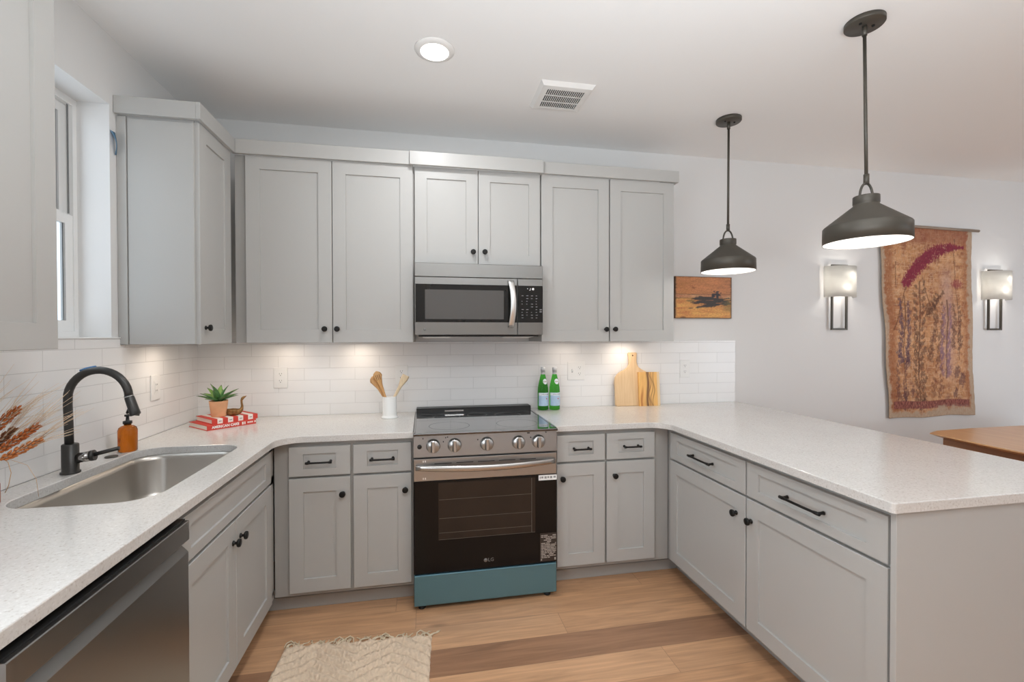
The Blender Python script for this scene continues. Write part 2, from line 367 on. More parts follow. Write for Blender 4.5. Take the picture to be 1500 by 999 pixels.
# floor: planks along x, one mesh
def build_floor():
    bm = bmesh.new(); cl = bm.loops.layers.float_color.new('tone'); ul = bm.loops.layers.uv.new('UVMap')
    rnd = random.Random(11); PW = 0.1633
    k0 = int((RY0 + 0.998) / PW) - 1; k1 = int(0.998 / PW) + 2
    for k in range(k0, k1):
        ya, yb = max(RY0, -0.998 + k * PW), min(0.0, -0.998 + (k + 1) * PW)
        if yb <= ya: continue
        cuts = [-0.3]
        if k == -2: cuts += [0.62, 2.408, 4.1]
        elif k == -1: cuts += [1.02, 3.0, 4.9]
        elif k == 0: cuts += [0.25, 2.02, 3.7]
        elif k == 1: cuts += [1.31, 3.2]
        elif k == -3: cuts += [0.9, 2.9]
        x = cuts[-1]
        if len(cuts) == 1: x += rnd.uniform(0.3, 1.8); cuts.append(x)
        while x < RX1:
            x += rnd.uniform(1.3, 2.1); cuts.append(min(x, RX1))
        for i, (xa, xb) in enumerate(zip(cuts, cuts[1:])):
            if xb - xa < 0.02: continue
            tone = rnd.choice([0.62, 0.55, 0.7, 0.8, 0.45, 0.5])
            if k == -1: tone = 0.12 if i != 2 else 0.3
            elif k == -2: tone = [0.7, 0.74, 0.62, 0.7][min(i, 3)]
            elif k == 0: tone = 0.72 if i <= 1 else 0.6
            elif k == 1: tone = 0.55 if i == 1 else 0.64
            elif k == -3: tone = 0.5
            c = (tone, rnd.random(), rnd.random(), 1)
            v = [bm.verts.new(p) for p in ((xa, ya, 0), (xb, ya, 0), (xb, yb, 0), (xa, yb, 0))]
            # split into a 3x3 so uv can carry the distance to the nearest edge
            f = bm.faces.new(v)
            xm, ym = (xa + xb) / 2, (ya + yb) / 2
            bm.faces.remove(f)
            pm = {}
            for a, X in enumerate((xa, xm, xb)):
                for b_, Y in enumerate((ya, ym, yb)):
                    pm[a, b_] = (bm.verts.new((X, Y, 0)), (0 if a != 1 else (xb - xa) / 2, 0 if b_ != 1 else (yb - ya) / 2))
            for q in v: bm.verts.remove(q)
            for a in range(2):
                for b_ in range(2):
                    ks = [(a, b_), (a + 1, b_), (a + 1, b_ + 1), (a, b_ + 1)]
                    fc = bm.faces.new([pm[q][0] for q in ks])
                    for lp, q in zip(fc.loops, ks): lp[cl] = c; lp[ul].uv = pm[q][1]
    # slab underneath
    me = bpy.data.meshes.new('floor'); bm.to_mesh(me); bm.free(); me.materials.append(M['floor'])
    o = bpy.data.objects.new('floor', me); COL.objects.link(o); return struct(o)
build_floor()
struct(MB().box(-0.3, RX1, RY0, 0.15, CEIL, CEIL + 0.1).done('ceiling', M['ceiling']))
struct(MB().box(-0.3, RX1, 0.0, 0.15, -0.05, CEIL).done('wall_back', M['wall']))
struct(MB().box(RX1, RX1 + 0.12, RY0, 0.0, -0.05, CEIL).done('wall_right', M['wall']))
struct(MB().box(-0.3, RX1, RY0 - 0.12, RY0, -0.05, CEIL).done('wall_rear', M['wall']))
WY0, WY1, WZ0, WZ1 = -1.52, -0.757, 1.404, 2.432
wl = MB()
wl.box(-0.17, 0, RY0, WY0, -0.05, CEIL).box(-0.17, 0, WY1, 0, -0.05, CEIL).box(-0.17, 0, WY0, WY1, -0.05, WZ0).box(-0.17, 0, WY0, WY1, WZ1, CEIL)
struct(wl.done('wall_left', M['wall']))
# window: white vinyl double-hung
wf = MB()
fx0, fx1 = -0.17, -0.125
wf.box(fx0, fx1, WY0, WY0 + 0.035, WZ0, WZ1).box(fx0, fx1, WY1 - 0.022, WY1, WZ0, WZ1)
wf.box(fx0, fx1, WY0 + 0.035, WY1 - 0.022, WZ1 - 0.03, WZ1).box(fx0, fx1, WY0 + 0.035, WY1 - 0.022, WZ0, WZ0 + 0.03)
win = struct(wf.done('window_1', M['trim']))
def sash(name, x0, x1, z0, z1):
    s = MB(); a, b = WY0 + 0.0355, WY1 - 0.0225
    s.box(x0, x1, a, a + 0.04, z0, z1).box(x0, x1, b - 0.042, b, z0, z1)
    s.box(x0, x1, a + 0.04, b - 0.042, z0, z0 + 0.045).box(x0, x1, a + 0.04, b - 0.042, z1 - 0.04, z1)
    o = s.done(name, M['trim'], win)
    MB().box((x0 + x1) / 2 - 0.002, (x0 + x1) / 2 + 0.002, a + 0.0402, b - 0.0422, z0 + 0.0452, z1 - 0.0402).done('pane', M['pane'], win)
sash('sash', -0.148, -0.1285, WZ0 + 0.0305, 1.93)
MB().box(-0.1284, -0.1265, WY1 - 0.050, WY1 - 0.042, 1.935, WZ1 - 0.035).done('sash_track', mat('grey track', (0.16, 0.16, 0.16), 0.5, bump=0.02), win)
sash('sash', -0.168, -0.149, 1.90, WZ1 - 0.0305)
# backsplash tiles (thin slabs on the walls)
struct(MB().box(0.008, 3.665, -0.008, 0, 0.914, 1.374).done('backsplash', M['tile_back']))
bl = MB().box(0, 0.008, -2.75, 0, 0.914, 1.374).box(0, 0.008, -1.56, -0.715, 1.374, 1.402)
struct(bl.done('backsplash', M['tile_left']))
struct(MB().box(0.0, 0.012, -1.56, -0.715, 1.4025, 1.409, 0.001).box(-0.124, 0.0, WY0, WY1, 1.404, 1.409).done('trim_1', M['trim']))
struct(MB().box(3.67, RX1, -0.016, 0, 0, 0.13, 0.004).done('baseboard_back', M['trim']))

# ------------------------------------------------------------------ cabinetry builders
def shaker(mb, x0, x1, z0, z1, y, t=0.02, st=0.068, rail=0.068, rec=0.008):
    """A shaker front in the local xz plane, facing -y, its back at y, its face at y-t."""
    yf = y - t; c = 0.0015
    def ring(a, yy, dx=None): dx = a if dx is None else dx; return [(x0 + dx, yy, z0 + a), (x1 - dx, yy, z0 + a), (x1 - dx, yy, z1 - a), (x0 + dx, yy, z1 - a)]
    rs = [ring(0, y), ring(0, yf + c), ring(c, yf), ring(rail, yf, st), ring(rail + 0.001, yf + rec, st + 0.001), ring(rail + 0.006, yf + rec, st + 0.006)]
    V = [p for r in rs for p in r]; F = []
    for k in range(len(rs) - 1):
        for i in range(4):
            j = (i + 1) % 4; F.append((4 * k + i, 4 * k + j, 4 * k + 4 + j, 4 * k + 4 + i))
    n = 4 * (len(rs) - 1); F.append((n, n + 1, n + 2, n + 3)); F.append((3, 2, 1, 0))
    return mb.faces(V, F)
KNOB = None
def knob(parent, x, y, z):
    global KNOB
    if KNOB is None:
        mb = MB(); mb.lathe([(0, 0), (0.010, 0), (0.010, 0.003), (0.0055, 0.006), (0.0055, 0.013), (0.0145, 0.017), (0.0158, 0.021), (0.0150, 0.026), (0.012, 0.0275), (0, 0.028)], 24, R(PI / 2, 'X'))
        o = mb.done('knob', M['black']); KNOB = o
    else:
        o = KNOB.copy(); COL.objects.link(o)
    o.parent = parent; o.location = (x, y, z); return o
def pull(parent, x, y, z, w):
    mb = MB(); h = w / 2
    for s in (-1, 1):
        mb.lathe([(0.0075, 0), (0.0065, 0.004), (0.0052, 0.010), (0.0052, 0.026)], 16, T(s * (h - 0.010), 0, 0) @ R(PI / 2, 'X'))
    n = 13; pts = [(-h + 2 * h * i / (n - 1), -0.027 - 0.002 * math.sin(PI * i / (n - 1)), 0) for i in range(n)]
    rr = [0.0062 if i in (0, n - 1) else 0.0068 if i in (1, n - 2) else 0.0050 for i in range(n)]
    mb.tube(pts, rr, 12)
    return mb.done('pull_handle', M['black'], parent, (x, y, z))
def front(kind, root, x0, x1, z0, z1, knob_at=None, pull_w=None, st=0.068, rail=0.068, y=0.0):
    o = shaker(MB(), x0, x1, z0, z1, y, st=st, rail=rail).done(kind, M['cab'], root)
    if knob_at: knob(o, knob_at[0], y - 0.02, knob_at[1])
    if pull_w: pull(o, (x0 + x1) / 2, y - 0.02, (z0 + z1) / 2 - 0.002, pull_w)
    return o
def carcass(root, w, d, z0, z1, x0=0.0):
    return MB().box(x0, w, 0, d, z0, z1, 0.001).done('carcass', M['cab_in'], root)
def toe(root, x0, x1, d=0.075, shoe=True):
    MB().box(x0, x1, d, d + 0.018, 0, 0.10).done('toe_kick', M['cab_in'], root)
    if shoe: MB().box(x0, x1, d - 0.011, d - 0.0005, 0, 0.062, 0.002).done('shoe_molding', M['cab_in'], root)
ZD0, ZD1, ZR0, ZR1 = 0.122, 0.697, 0.709, 0.857
BT = 0.882

# base cabinet left of the range
c = thing('base_cabinet', 'grey two-door base cabinet with two drawers, left of the stove under white counter', 'cabinet', (0.616, -0.612, 0))
carcass(c, 0.681, 0.604, 0.10, BT); toe(c, -0.060, 0.681)
front('drawer', c, 0.073, 0.366, ZR0, ZR1, pull_w=0.125, rail=0.036); front('drawer', c, 0.381, 0.671, ZR0, ZR1, pull_w=0.125, rail=0.036)
front('door', c, 0.073, 0.366, ZD0, ZD1, (0.330, 0.613)); front('door', c, 0.381, 0.671, ZD0, ZD1, (0.640, 0.615))
# base cabinet right of the range
c = thing('base_cabinet', 'grey two-door base cabinet with two drawers, between stove and peninsula', 'cabinet', (2.066, -0.612, 0))
carcass(c, 0.694, 0.604, 0.10, BT); toe(c, 0, 0.790)
front('drawer', c, 0.012, 0.294, ZR0, ZR1, pull_w=0.105, rail=0.036); front('drawer', c, 0.306, 0.600, ZR0, ZR1, pull_w=0.105, rail=0.036)
front('door', c, 0.012, 0.294, ZD0, ZD1, (0.041, 0.618)); front('door', c, 0.306, 0.600, ZD0, ZD1, (0.350, 0.618))
# sink base (open inside so the bowl hangs free)
SB0 = -1.532
c = thing('sink_cabinet', 'grey sink base cabinet with two doors and false front beneath the undermount sink', 'cabinet', (0.612, SB0, 0), PI / 2)
w = 0.915
cb = MB(); cb.box(0, 0.012, 0.02, 0.60, 0.10, BT).box(w - 0.012, w, 0.02, 0.60, 0.10, BT).box(0.012, w - 0.012, 0.02, 0.60, 0.10, 0.115)
cb.box(0, w, 0, 0.02, 0.10, ZD0 + 0.02).box(0, w, 0, 0.02, 0.68, 0.72).box(0, w, 0, 0.02, 0.845, BT).box(0, 0.02, 0, 0.02, ZD0, BT).box(0.818, w, 0, 0.02, ZD0, BT)
cb.done('carcass', M['cab_in'], c); toe(c, 0, w + 0.060)
front('false_front', c, 0.002, 0.822, ZR0, ZR1, rail=0.036)
front('door', c, 0.002, 0.409, ZD0, ZD1, (0.383, 0.618)); front('door', c, 0.413, 0.826, ZD0, ZD1, (0.452, 0.618))
# unit beyond the dishwasher
# peninsula
c = thing('base_cabinet', 'long grey peninsula base cabinet with two wide drawers over two wide doors', 'cabinet', (2.765, 0, 0), -PI / 2)
MB().box(0.008, 1.912, 0, 0.60, 0.10, BT, 0.001).done('carcass', M['cab_in'], c)
MB().box(0.53, 1.912, 0.095, 0.113, 0, 0.10).done('toe_kick', M['cab_in'], c)
MB().box(1.912, 1.930, -0.026, 0.605, 0.0, BT, 0.001).done('end_panel', M['cab'], c)
front('drawer', c, 0.662, 1.278, ZR0, ZR1, pull_w=0.182, rail=0.036); front('drawer', c, 1.288, 1.899, ZR0, ZR1, pull_w=0.182, rail=0.036)
front('door', c, 0.662, 1.278, ZD0, ZD1, (1.222, 0.608)); front('door', c, 1.288, 1.899, ZD0, ZD1, (1.316, 0.606))

# upper cabinets
UZ0, UZ1 = 1.376, 2.407
def crown(root, x0, x1, yf, z0, z1, left=None, right=None):
    mb = MB().box(x0, x1, yf, yf + 0.019, z0, z1, 0.0015)
    if left is not None: mb.box(x0, x0 + 0.019, yf + 0.019, left, z0, z1, 0.0015)
    if right is not None: mb.box(x1 - 0.019, x1, yf + 0.019, right, z0, z1, 0.0015)
    return mb.done('crown_molding', M['cab'], root)
c = thing('upper_cabinet', 'tall grey two-door upper cabinet on back wall, left of the microwave', 'cabinet', (0.334, -0.31, UZ0))
H = UZ1 - UZ0
MB().box(0, 0.965, 0.0, 0.309, 0, H + 0.004, 0.001).done('carcass', M['cab_in'], c)
front('door', c, 0.059, 0.508, 0.0, H, (0.470, 0.077), st=0.072, rail=0.072); front('door', c, 0.512, 0.959, 0.0, H, (0.537, 0.077), st=0.072, rail=0.072)
crown(c, 0.0165, 0.9425, -0.040, H + 0.001, H + 0.078)
c = thing('upper_cabinet', 'short grey two-door upper cabinet directly above the microwave', 'cabinet', (1.301, -0.31, 1.837))
h2 = UZ1 - 1.837
MB().box(0, 0.763, 0.0, 0.309, 0, h2 + 0.004, 0.001).done('carcass', M['cab_in'], c)
front('door', c, 0.003, 0.375, 0.0, h2, (0.345, 0.077), st=0.070, rail=0.066); front('door', c, 0.379, 0.760, 0.0, h2, (0.415, 0.079), st=0.070, rail=0.066)
crown(c, -0.024, 0.772, -0.060, h2 - 0.004, h2 + 0.074, -0.021, -0.021)
c = thing('upper_cabinet', 'tall grey two-door upper cabinet on back wall, right of the microwave', 'cabinet', (2.067, -0.31, UZ0))
MB().box(0, 0.899, 0.0, 0.309, 0, H + 0.004, 0.001).done('carcass', M['cab_in'], c)
front('door', c, 0.003, 0.447, 0.0, H, (0.423, 0.077), st=0.072, rail=0.072); front('door', c, 0.454, 0.897, 0.0, H, (0.483, 0.078), st=0.072, rail=0.072)
crown(c, 0.0085, 0.921, -0.040, H + 0.001, H + 0.073, None, 0.309)
c = thing('upper_cabinet', 'narrow grey corner upper cabinet on left wall, pale end panel facing the window', 'cabinet', (0.31, -0.704, UZ0), PI / 2)
MB().box(0, 0.372, 0.0, 0.309, 0, H + 0.004, 0.001).done('carcass', M['cab'], c)
MB().box(-0.006, -0.0005, 0.0, 0.268, 0, H - 0.010, 0.001).box(-0.010, -0.0005, 0.272, 0.309, 0, H - 0.004, 0.001).done('side_panel', M['cab'], c)
front('door', c, 0.004, 0.350, 0.0, H, (0.052, 0.077), st=0.072, rail=0.072)
crown(c, -0.030, 0.374, -0.040, H + 0.001, H + 0.078, 0.309)
c = thing('upper_cabinet', 'grey upper cabinet on left wall nearest the camera, cropped by the photo edge', 'cabinet', (0.31, -2.36, UZ0), PI / 2)
MB().box(0, 0.822, 0.0, 0.309, 0, H + 0.004, 0.001).done('carcass', M['cab_in'], c)
front('door', c, 0.003, 0.409, 0.0, H, st=0.072, rail=0.072); front('door', c, 0.413, 0.826, 0.0, H, st=0.072, rail=0.072)
crown(c, -0.0, 0.842, -0.040, H + 0.001, H + 0.078, None, 0.309)

# ------------------------------------------------------------------ countertops
def arc(cx, cy, r, a0, a1, n=10):
    return [(cx + r * math.cos(a0 + (a1 - a0) * i / n), cy + r * math.sin(a0 + (a1 - a0) * i / n)) for i in range(n + 1)]
def rrect(x0, x1, y0, y1, r, n=10):
    return (arc(x1 - r, y0 + r, r, -PI / 2, 0, n) + arc(x1 - r, y1 - r, r, 0, PI / 2, n) + arc(x0 + r, y1 - r, r, PI / 2, PI, n) + arc(x0 + r, y0 + r, r, PI, 1.5 * PI, n))
def slab_with_hole(outer, hole, z0, z1, name):
    t = bmesh.new()
    def loop(pts): 
        vs = [t.verts.new((p[0], p[1], z1)) for p in pts]
        return [t.edges.new((vs[i], vs[(i + 1) % len(vs)])) for i in range(len(vs))]
    es = loop(outer) + (loop(hole) if hole else [])
    r = bmesh.ops.triangle_fill(t, use_beauty=True, use_dissolve=False, edges=es)
    fs = [g for g in t.faces]
    bmesh.ops.recalc_face_normals(t, faces=fs)
    for f in fs:
        if f.normal.z < 0: f.normal_flip()
    ex = bmesh.ops.extrude_face_region(t, geom=fs)
    vs = [g for g in ex['geom'] if isinstance(g, bmesh.types.BMVert)]
    # the extruded copy becomes the top; the originals drop to the bottom
    for v in t.verts:
        v.co.z = z0
    for v in vs: v.co.z = z1
    bmesh.ops.recalc_face_normals(t, faces=t.faces[:])
    top = [e for e in t.edges if len(e.link_faces) == 2 and abs(e.verts[0].co.z - z1) < 1e-6 and abs(e.verts[1].co.z - z1) < 1e-6 and e.calc_face_angle(0) > 0.5]
    bmesh.ops.bevel(t, geom=top, offset=0.003, segments=2, profile=0.5, affect='EDGES')
    mb = MB(); mb.merge(t, False); return mb.done(name, M['quartz'])
CT0, CT1 = 0.883, 0.914
rf = 0.11
outer = [(0.010, -2.74), (0.65, -2.74)] + [(x, y) for x, y in arc(0.65 + rf, -0.648 - rf, rf, PI, PI / 2, 10)] + [(1.298, -0.648), (1.298, -0.010), (0.010, -0.010)]
SX0, SX1, SY0, SY1 = 0.118, 0.532, -1.495, -0.757
hole = rrect(SX0, SX1, SY0, SY1, 0.10, 12)
o = slab_with_hole(outer, list(reversed(hole)), CT0, CT1, 'countertop')
tag(o, 'L-shaped white speckled quartz countertop with the sink cut-out, left of the stove', 'countertop')
outer = [(2.062, -0.010), (2.062, -0.648)] + [(x, y) for x, y in arc(2.716 - rf, -0.648 - rf, rf, PI / 2, 0, 10)] + arc(2.716 + 0.012, -1.94 + 0.012, 0.012, PI, 1.5 * PI, 4) + [(3.672, -1.94), (3.672, -0.010)]
o = slab_with_hole(outer, None, CT0, CT1, 'countertop')
tag(o, 'white speckled quartz countertop running right of the stove onto the peninsula', 'countertop')

# ------------------------------------------------------------------ sink, faucet, soap, disc
sk = thing('undermount_sink', 'stainless steel undermount sink set into the left countertop', 'sink', (0, 0, 0))
t = bmesh.new()
def ringv(off, z, r): return [t.verts.new((p[0], p[1], z)) for p in rrect(SX0 + off, SX1 - off, SY0 + off, SY1 - off, r, 12)]
rgs = [ringv(-0.02, 0.8815, 0.115), ringv(0.002, 0.8815, 0.10), ringv(0.006, 0.86, 0.097), ringv(0.014, 0.72, 0.09), ringv(0.03, 0.69, 0.075), ringv(0.06, 0.682, 0.05)]
for a, b in zip(rgs, rgs[1:]):
    for i in range(len(a)): t.faces.new((a[i], a[(i + 1) % len(a)], b[(i + 1) % len(a)], b[i]))
t.faces.new(rgs[-1]); bmesh.ops.recalc_face_normals(t, faces=t.faces[:])
for f in t.faces: f.normal_flip() if f.normal.z < -0.5 else None
for f in t.faces: f.smooth = len(f.verts) == 4
MB().merge(t, None).done('bowl', M['steel_sink'], sk)
MB().lathe([(0, 0.684), (0.03, 0.684), (0.045, 0.687), (0.05, 0.6835)], 24, T(0.30, -1.12, 0)).done('drain', M['chrome'], sk)

fblk = mat('satin black faucet metal', (0.05, 0.048, 0.045), 0.36, 0.4, bump=0.02)
fa = thing('faucet', 'matte black gooseneck pull-down faucet standing behind the sink', 'faucet', (0.085, -1.128, CT1))
MB().lathe([(0, 0), (0.029, 0), (0.029, 0.007), (0.0245, 0.008), (0.0245, 0.104), (0.0225, 0.107), (0, 0.107)], 32).done('base', fblk, fa)
pts = [(0, 0, 0.10), (0, 0, 0.18), (0, 0, 0.25)]
cx_, cz_, rr_ = 0.092, 0.272, 0.100
pts = [(-0.003, 0, 0.105), (-0.004, 0, 0.18), (-0.006, 0, 0.25)]
for i in range(1, 20):
    a = PI - (PI - math.radians(2)) * i / 19
    pts.append((cx_ + 0.098 * math.cos(a), 0, cz_ + 0.102 * math.sin(a)))
MB().tube(pts, 0.0135, 16).done('spout', fblk, fa)
p0 = Vector(pts[-1]); d = (Vector(pts[-1]) - Vector(pts[-2])).normalized(); d = Vector((0.29, 0, -0.957))
hd = MB(); hd.tube([p0 - d * 0.004, p0 + d * 0.004, p0 + d * 0.006, p0 + d * 0.055, p0 + d * 0.070, p0 + d * 0.074], [0.0145, 0.0145, 0.0155, 0.0165, 0.0175, 0.015], 20)
hd = hd.done('spray_head', fblk, fa)
MB().tube([p0 - d * 0.0005, p0 + d * 0.0022], [0.0150, 0.0150], 20).done('ring', M['steel_light'], hd)
MB().box(-0.004, 0.004, -0.006, 0.006, -0.014, 0.014, 0.003).done('button', M['plastic_black'], hd, tuple(p0 + d * 0.05 + Vector((-0.0165, 0, -0.004))), (0, math.radians(20), 0))
ha = math.radians(8)
hx, hy = math.cos(ha), math.sin(ha)
MB().tube([(0.022 * hx, 0.022 * hy, 0.053), (0.060 * hx, 0.060 * hy, 0.058)], 0.0185, 24).done('valve', M['chrome'], fa)
MB().tube([(0.0602 * hx, 0.0602 * hy, 0.058), (0.072 * hx, 0.072 * hy, 0.060)], 0.0195, 24).tube([(0.070 * hx, 0.070 * hy, 0.062), (0.146 * hx, 0.146 * hy, 0.080)], [0.0075, 0.0068], 14).done('lever', fblk, fa)
MB().tube([(0.035, 0, 0.3725), (0.052, 0, 0.3795), (0.068, 0, 0.3835), (0.084, 0, 0.3865)], 0.0049, 10).done('tape', mat('blue tape', S(74, 122, 168), 0.6, bump=0.02), fa)['label'] = 'scrap of blue tape'

sp_ = thing('soap_bottle', 'amber glass soap bottle with black pump beside the faucet', 'bottle', (0.086, -0.806, CT1))
MB().lathe([(0, 0.003), (0.030, 0.0), (0.0345, 0.004), (0.0345, 0.092), (0.031, 0.103), (0.022, 0.110), (0.013, 0.113), (0.013, 0.121), (0, 0.121)], 40).done('bottle', M['amber_glass'], sp_)
pm = MB().lathe([(0, 0.119), (0.0165, 0.119), (0.0165, 0.131), (0.007, 0.133), (0.0055, 0.150), (0.011, 0.151), (0.011, 0.159), (0, 0.160)], 24)
pm.tube([(0, 0, 0.156), (0.018, 0.012, 0.157), (0.034, 0.022, 0.152)], [0.0055, 0.005, 0.004], 10)
pm.done('pump', M['plastic_black'], sp_)
tag(MB().lathe([(0, 0), (0.0215, 0), (0.0225, 0.003), (0.019, 0.006), (0, 0.0065)], 32).done('counter_cap', M['bronze'], None, (0.084, -0.908, CT1)), 'small round black cap on the counter between faucet and soap bottle', 'cap')

# ------------------------------------------------------------------ dishwasher
dw = thing('dishwasher', 'stainless steel dishwasher under the left counter, cut off by the photo corner', 'dishwasher', (0.60, -2.142, 0), PI / 2)
w = 0.604
MB().box(0, w, 0.0, 0.55, 0.10, 0.872, 0.002).box(0.01, w - 0.01, 0.05, 0.5, 0, 0.10).done('body', M['plastic_black'], dw)
door = MB(); prof = [(0.0, 0.105), (-0.058, 0.105), (-0.060, 0.107), (-0.060, 0.768), (-0.058, 0.771), (-0.036, 0.796), (-0.030, 0.806), (-0.030, 0.862), (0.0, 0.862)]
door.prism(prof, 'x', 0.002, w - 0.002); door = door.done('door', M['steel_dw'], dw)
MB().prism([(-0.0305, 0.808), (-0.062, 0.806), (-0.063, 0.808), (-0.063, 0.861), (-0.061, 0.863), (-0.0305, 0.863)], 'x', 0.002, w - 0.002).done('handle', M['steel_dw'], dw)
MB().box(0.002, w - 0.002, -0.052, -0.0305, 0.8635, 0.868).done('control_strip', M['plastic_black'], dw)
MB().box(0, w, 0.02, 0.04, 0, 0.098).done('toe_kick', M['plastic_black'], dw)

# ------------------------------------------------------------------ range
rg = thing('range', 'stainless slide-in electric stove with black glass oven door and blue-filmed drawer', 'stove', (1.3, -0.696, 0))
RW = 0.757
MB().box(0.003, RW - 0.003, 0.035, 0.66, 0.03, 0.895, 0.002).done('body', mat('dark grey range side', (0.06, 0.06, 0.06), 0.5, bump=0.02), rg)
for x in (0.04, RW - 0.045):
    for y in (0.035, 0.58): MB().lathe([(0.018, 0), (0.020, 0.004), (0.018, 0.012), (0.012, 0.014), (0.012, 0.031)], 20, T(x, y, 0)).done('foot', M['plastic_black'], rg)
MB().box(0, RW, 0.002, 0.034, 0.024, 0.184, 0.005, 2).done('drawer', M['film'], rg)['label'] = 'storage drawer still under blue protective film'
od = MB().box(0, RW, 0.0, 0.034, 0.190, 0.666, 0.003).done('oven_door', M['oven_glass'], rg)
MB().box(0, RW, -0.001, 0.034, 0.667, 0.783, 0.003).done('door_band', M['steel'], od)
# window: slightly lighter glass with rack lines seen inside
owm = mat('smoked oven window', (0.030, 0.021, 0.016), 0.08, spec=0.3, var=0.1)
ow = MB().box(0.124, 0.638, -0.0012, 0.002, 0.360, 0.655, 0.0005).done('oven_window', owm, od)
rk = MB()
for z in (0.567, 0.470, 0.395): rk.box(0.128, 0.618, -0.0018, -0.0012, z, z + 0.0022)
rk.box(0.616, 0.619, -0.0018, -0.0012, 0.362, 0.653).box(0.126, 0.636, -0.0018, -0.0012, 0.3605, 0.3625)
rk.done('rack', mat('oven rack lines', (0.10, 0.085, 0.07), 0.5, bump=0.01), ow)
hb = MB(); n = 25; pts = []; 
t = bmesh.new(); rings = []
for i in range(n):
    u = i / (n - 1); x = 0.010 + (RW - 0.022) * u; b = 1 - (2 * u - 1) ** 2
    y = -0.018 - 0.046 * b; zc = 0.742 - 0.004 * b; hh = 0.0135 + 0.002 * b; th = 0.010
    rings.append([t.verts.new(q) for q in ((x, y + th, zc - hh), (x, y + 0.002, zc - hh), (x, y - 0.002, zc - hh + 0.004), (x, y - 0.004, zc), (x, y - 0.002, zc + hh - 0.004), (x, y + 0.002, zc + hh), (x, y + th, zc + hh))])
for a, b in zip(rings, rings[1:]):
    for k in range(7): t.faces.new((a[k], a[(k + 1) % 7], b[(k + 1) % 7], b[k]))
t.faces.new(rings[0]); t.faces.new(list(reversed(rings[-1]))); bmesh.ops.recalc_face_normals(t, faces=t.faces[:])
for f in t.faces: f.smooth = True
hb.merge(t, None)
for x in (0.012, RW - 0.036): hb.box(x, x + 0.024, -0.022, 0.001, 0.732, 0.752, 0.003)
hb.done('handle', brushed('satin handle steel', (0.52, 0.505, 0.485), 0.25, 'X'), od)
vs_ = MB()
for i in range(5): vs_.box(0.105 + 0.112 * i, 0.105 + 0.112 * i + 0.088, -0.0016, 0.0, 0.7545, 0.758)
vs_.done('vent_slots', M['slot'], od)
cp = MB().prism([(0.034, 0.790), (0.0, 0.790), (-0.004, 0.794), (0.004, 0.900), (0.034, 0.903)], 'x', 0, RW).done('control_panel', M['steel'], rg)
for kx in (0.099, 0.208, 0.376, 0.546, 0.655):
    k = MB().lathe([(0.036, 0), (0.036, 0.003), (0.0335, 0.005), (0.0325, 0.018), (0.031, 0.021), (0, 0.0215)], 36, T(kx, -0.0005, 0.848) @ R(PI / 2 + 0.06, 'X')).done('knob', M['steel_light'], cp)
    MB().box(kx - 0.0085, kx + 0.0085, -0.034, -0.020, 0.848 - 0.030, 0.848 + 0.030, 0.003).done('grip', M['steel_light'], k)
    MB().box(kx - 0.0125, kx - 0.0095, -0.0235, -0.0205, 0.848 - 0.027, 0.848 + 0.027).done('shadow_gap', M['slot'], k)
MB().lathe([(0.0115, 0), (0.0115, 0.004), (0.009, 0.006), (0, 0.006)], 20, T(0.030, -0.0005, 0.846) @ R(PI / 2, 'X')).done('button', M['plastic_black'], cp)
for x, z in ((0.045, 0.885), (0.160, 0.885), (0.170, 0.888), (0.148, 0.865), (0.326, 0.868), (0.594, 0.892), (0.602, 0.892), (0.610, 0.868), (0.694, 0.892)):
    MB().box(x, x + 0.005, -0.0045, 0.002, z, z + 0.005).done('marking', M['print_dark'], cp)
ck = MB().box(0.0, RW, -0.022, 0.605, 0.904, 0.9175, 0.003, 2).done('cooktop', M['cook_glass'], rg)
MB().box(0, 0.010, 0.0, 0.60, 0.9176, 0.9195, 0.0005).done('edge_trim', M['chrome'], ck)
MB().box(RW - 0.010, RW, 0.0, 0.60, 0.9176, 0.9195, 0.0005).done('edge_trim', M['chrome'], ck)
burn = MB()
for bx, by, br in ((0.19, 0.16, 0.11), (0.57, 0.16, 0.115), (0.19, 0.44, 0.08), (0.57, 0.44, 0.08), (0.38, 0.47, 0.06)):
    burn.lathe([(br - 0.001, 0.91755), (br + 0.001, 0.91755), (br + 0.001, 0.9177), (br - 0.001, 0.9177), (br - 0.001, 0.91755)], 48, T(bx, by, 0), cap=False)
burn.done('burner_ring', mat('burner print grey', (0.10, 0.10, 0.10), 0.4, bump=0.01), ck)
vt = MB().prism([(0.572, 0.9176), (0.576, 0.945), (0.582, 0.949), (0.660, 0.949), (0.660, 0.9176)], 'x', 0.006, RW - 0.006).done('rear_vent', M['plastic_black'], rg)
def vslot(name, m, a, b): MB().prism([(0.5725, 0.9270), (0.5745, 0.9270), (0.5757, 0.9355), (0.5737, 0.9355)], 'x', a, b).done(name, m, vt)
for a, b in ((0.045, 0.10), (0.115, 0.17), (0.315, 0.44), (0.47, 0.485), (0.57, 0.63), (0.645, 0.70)): vslot('vent_slot', M['slot'], a, b)
vslot('slot_cover', M['chrome'], 0.185, 0.305)
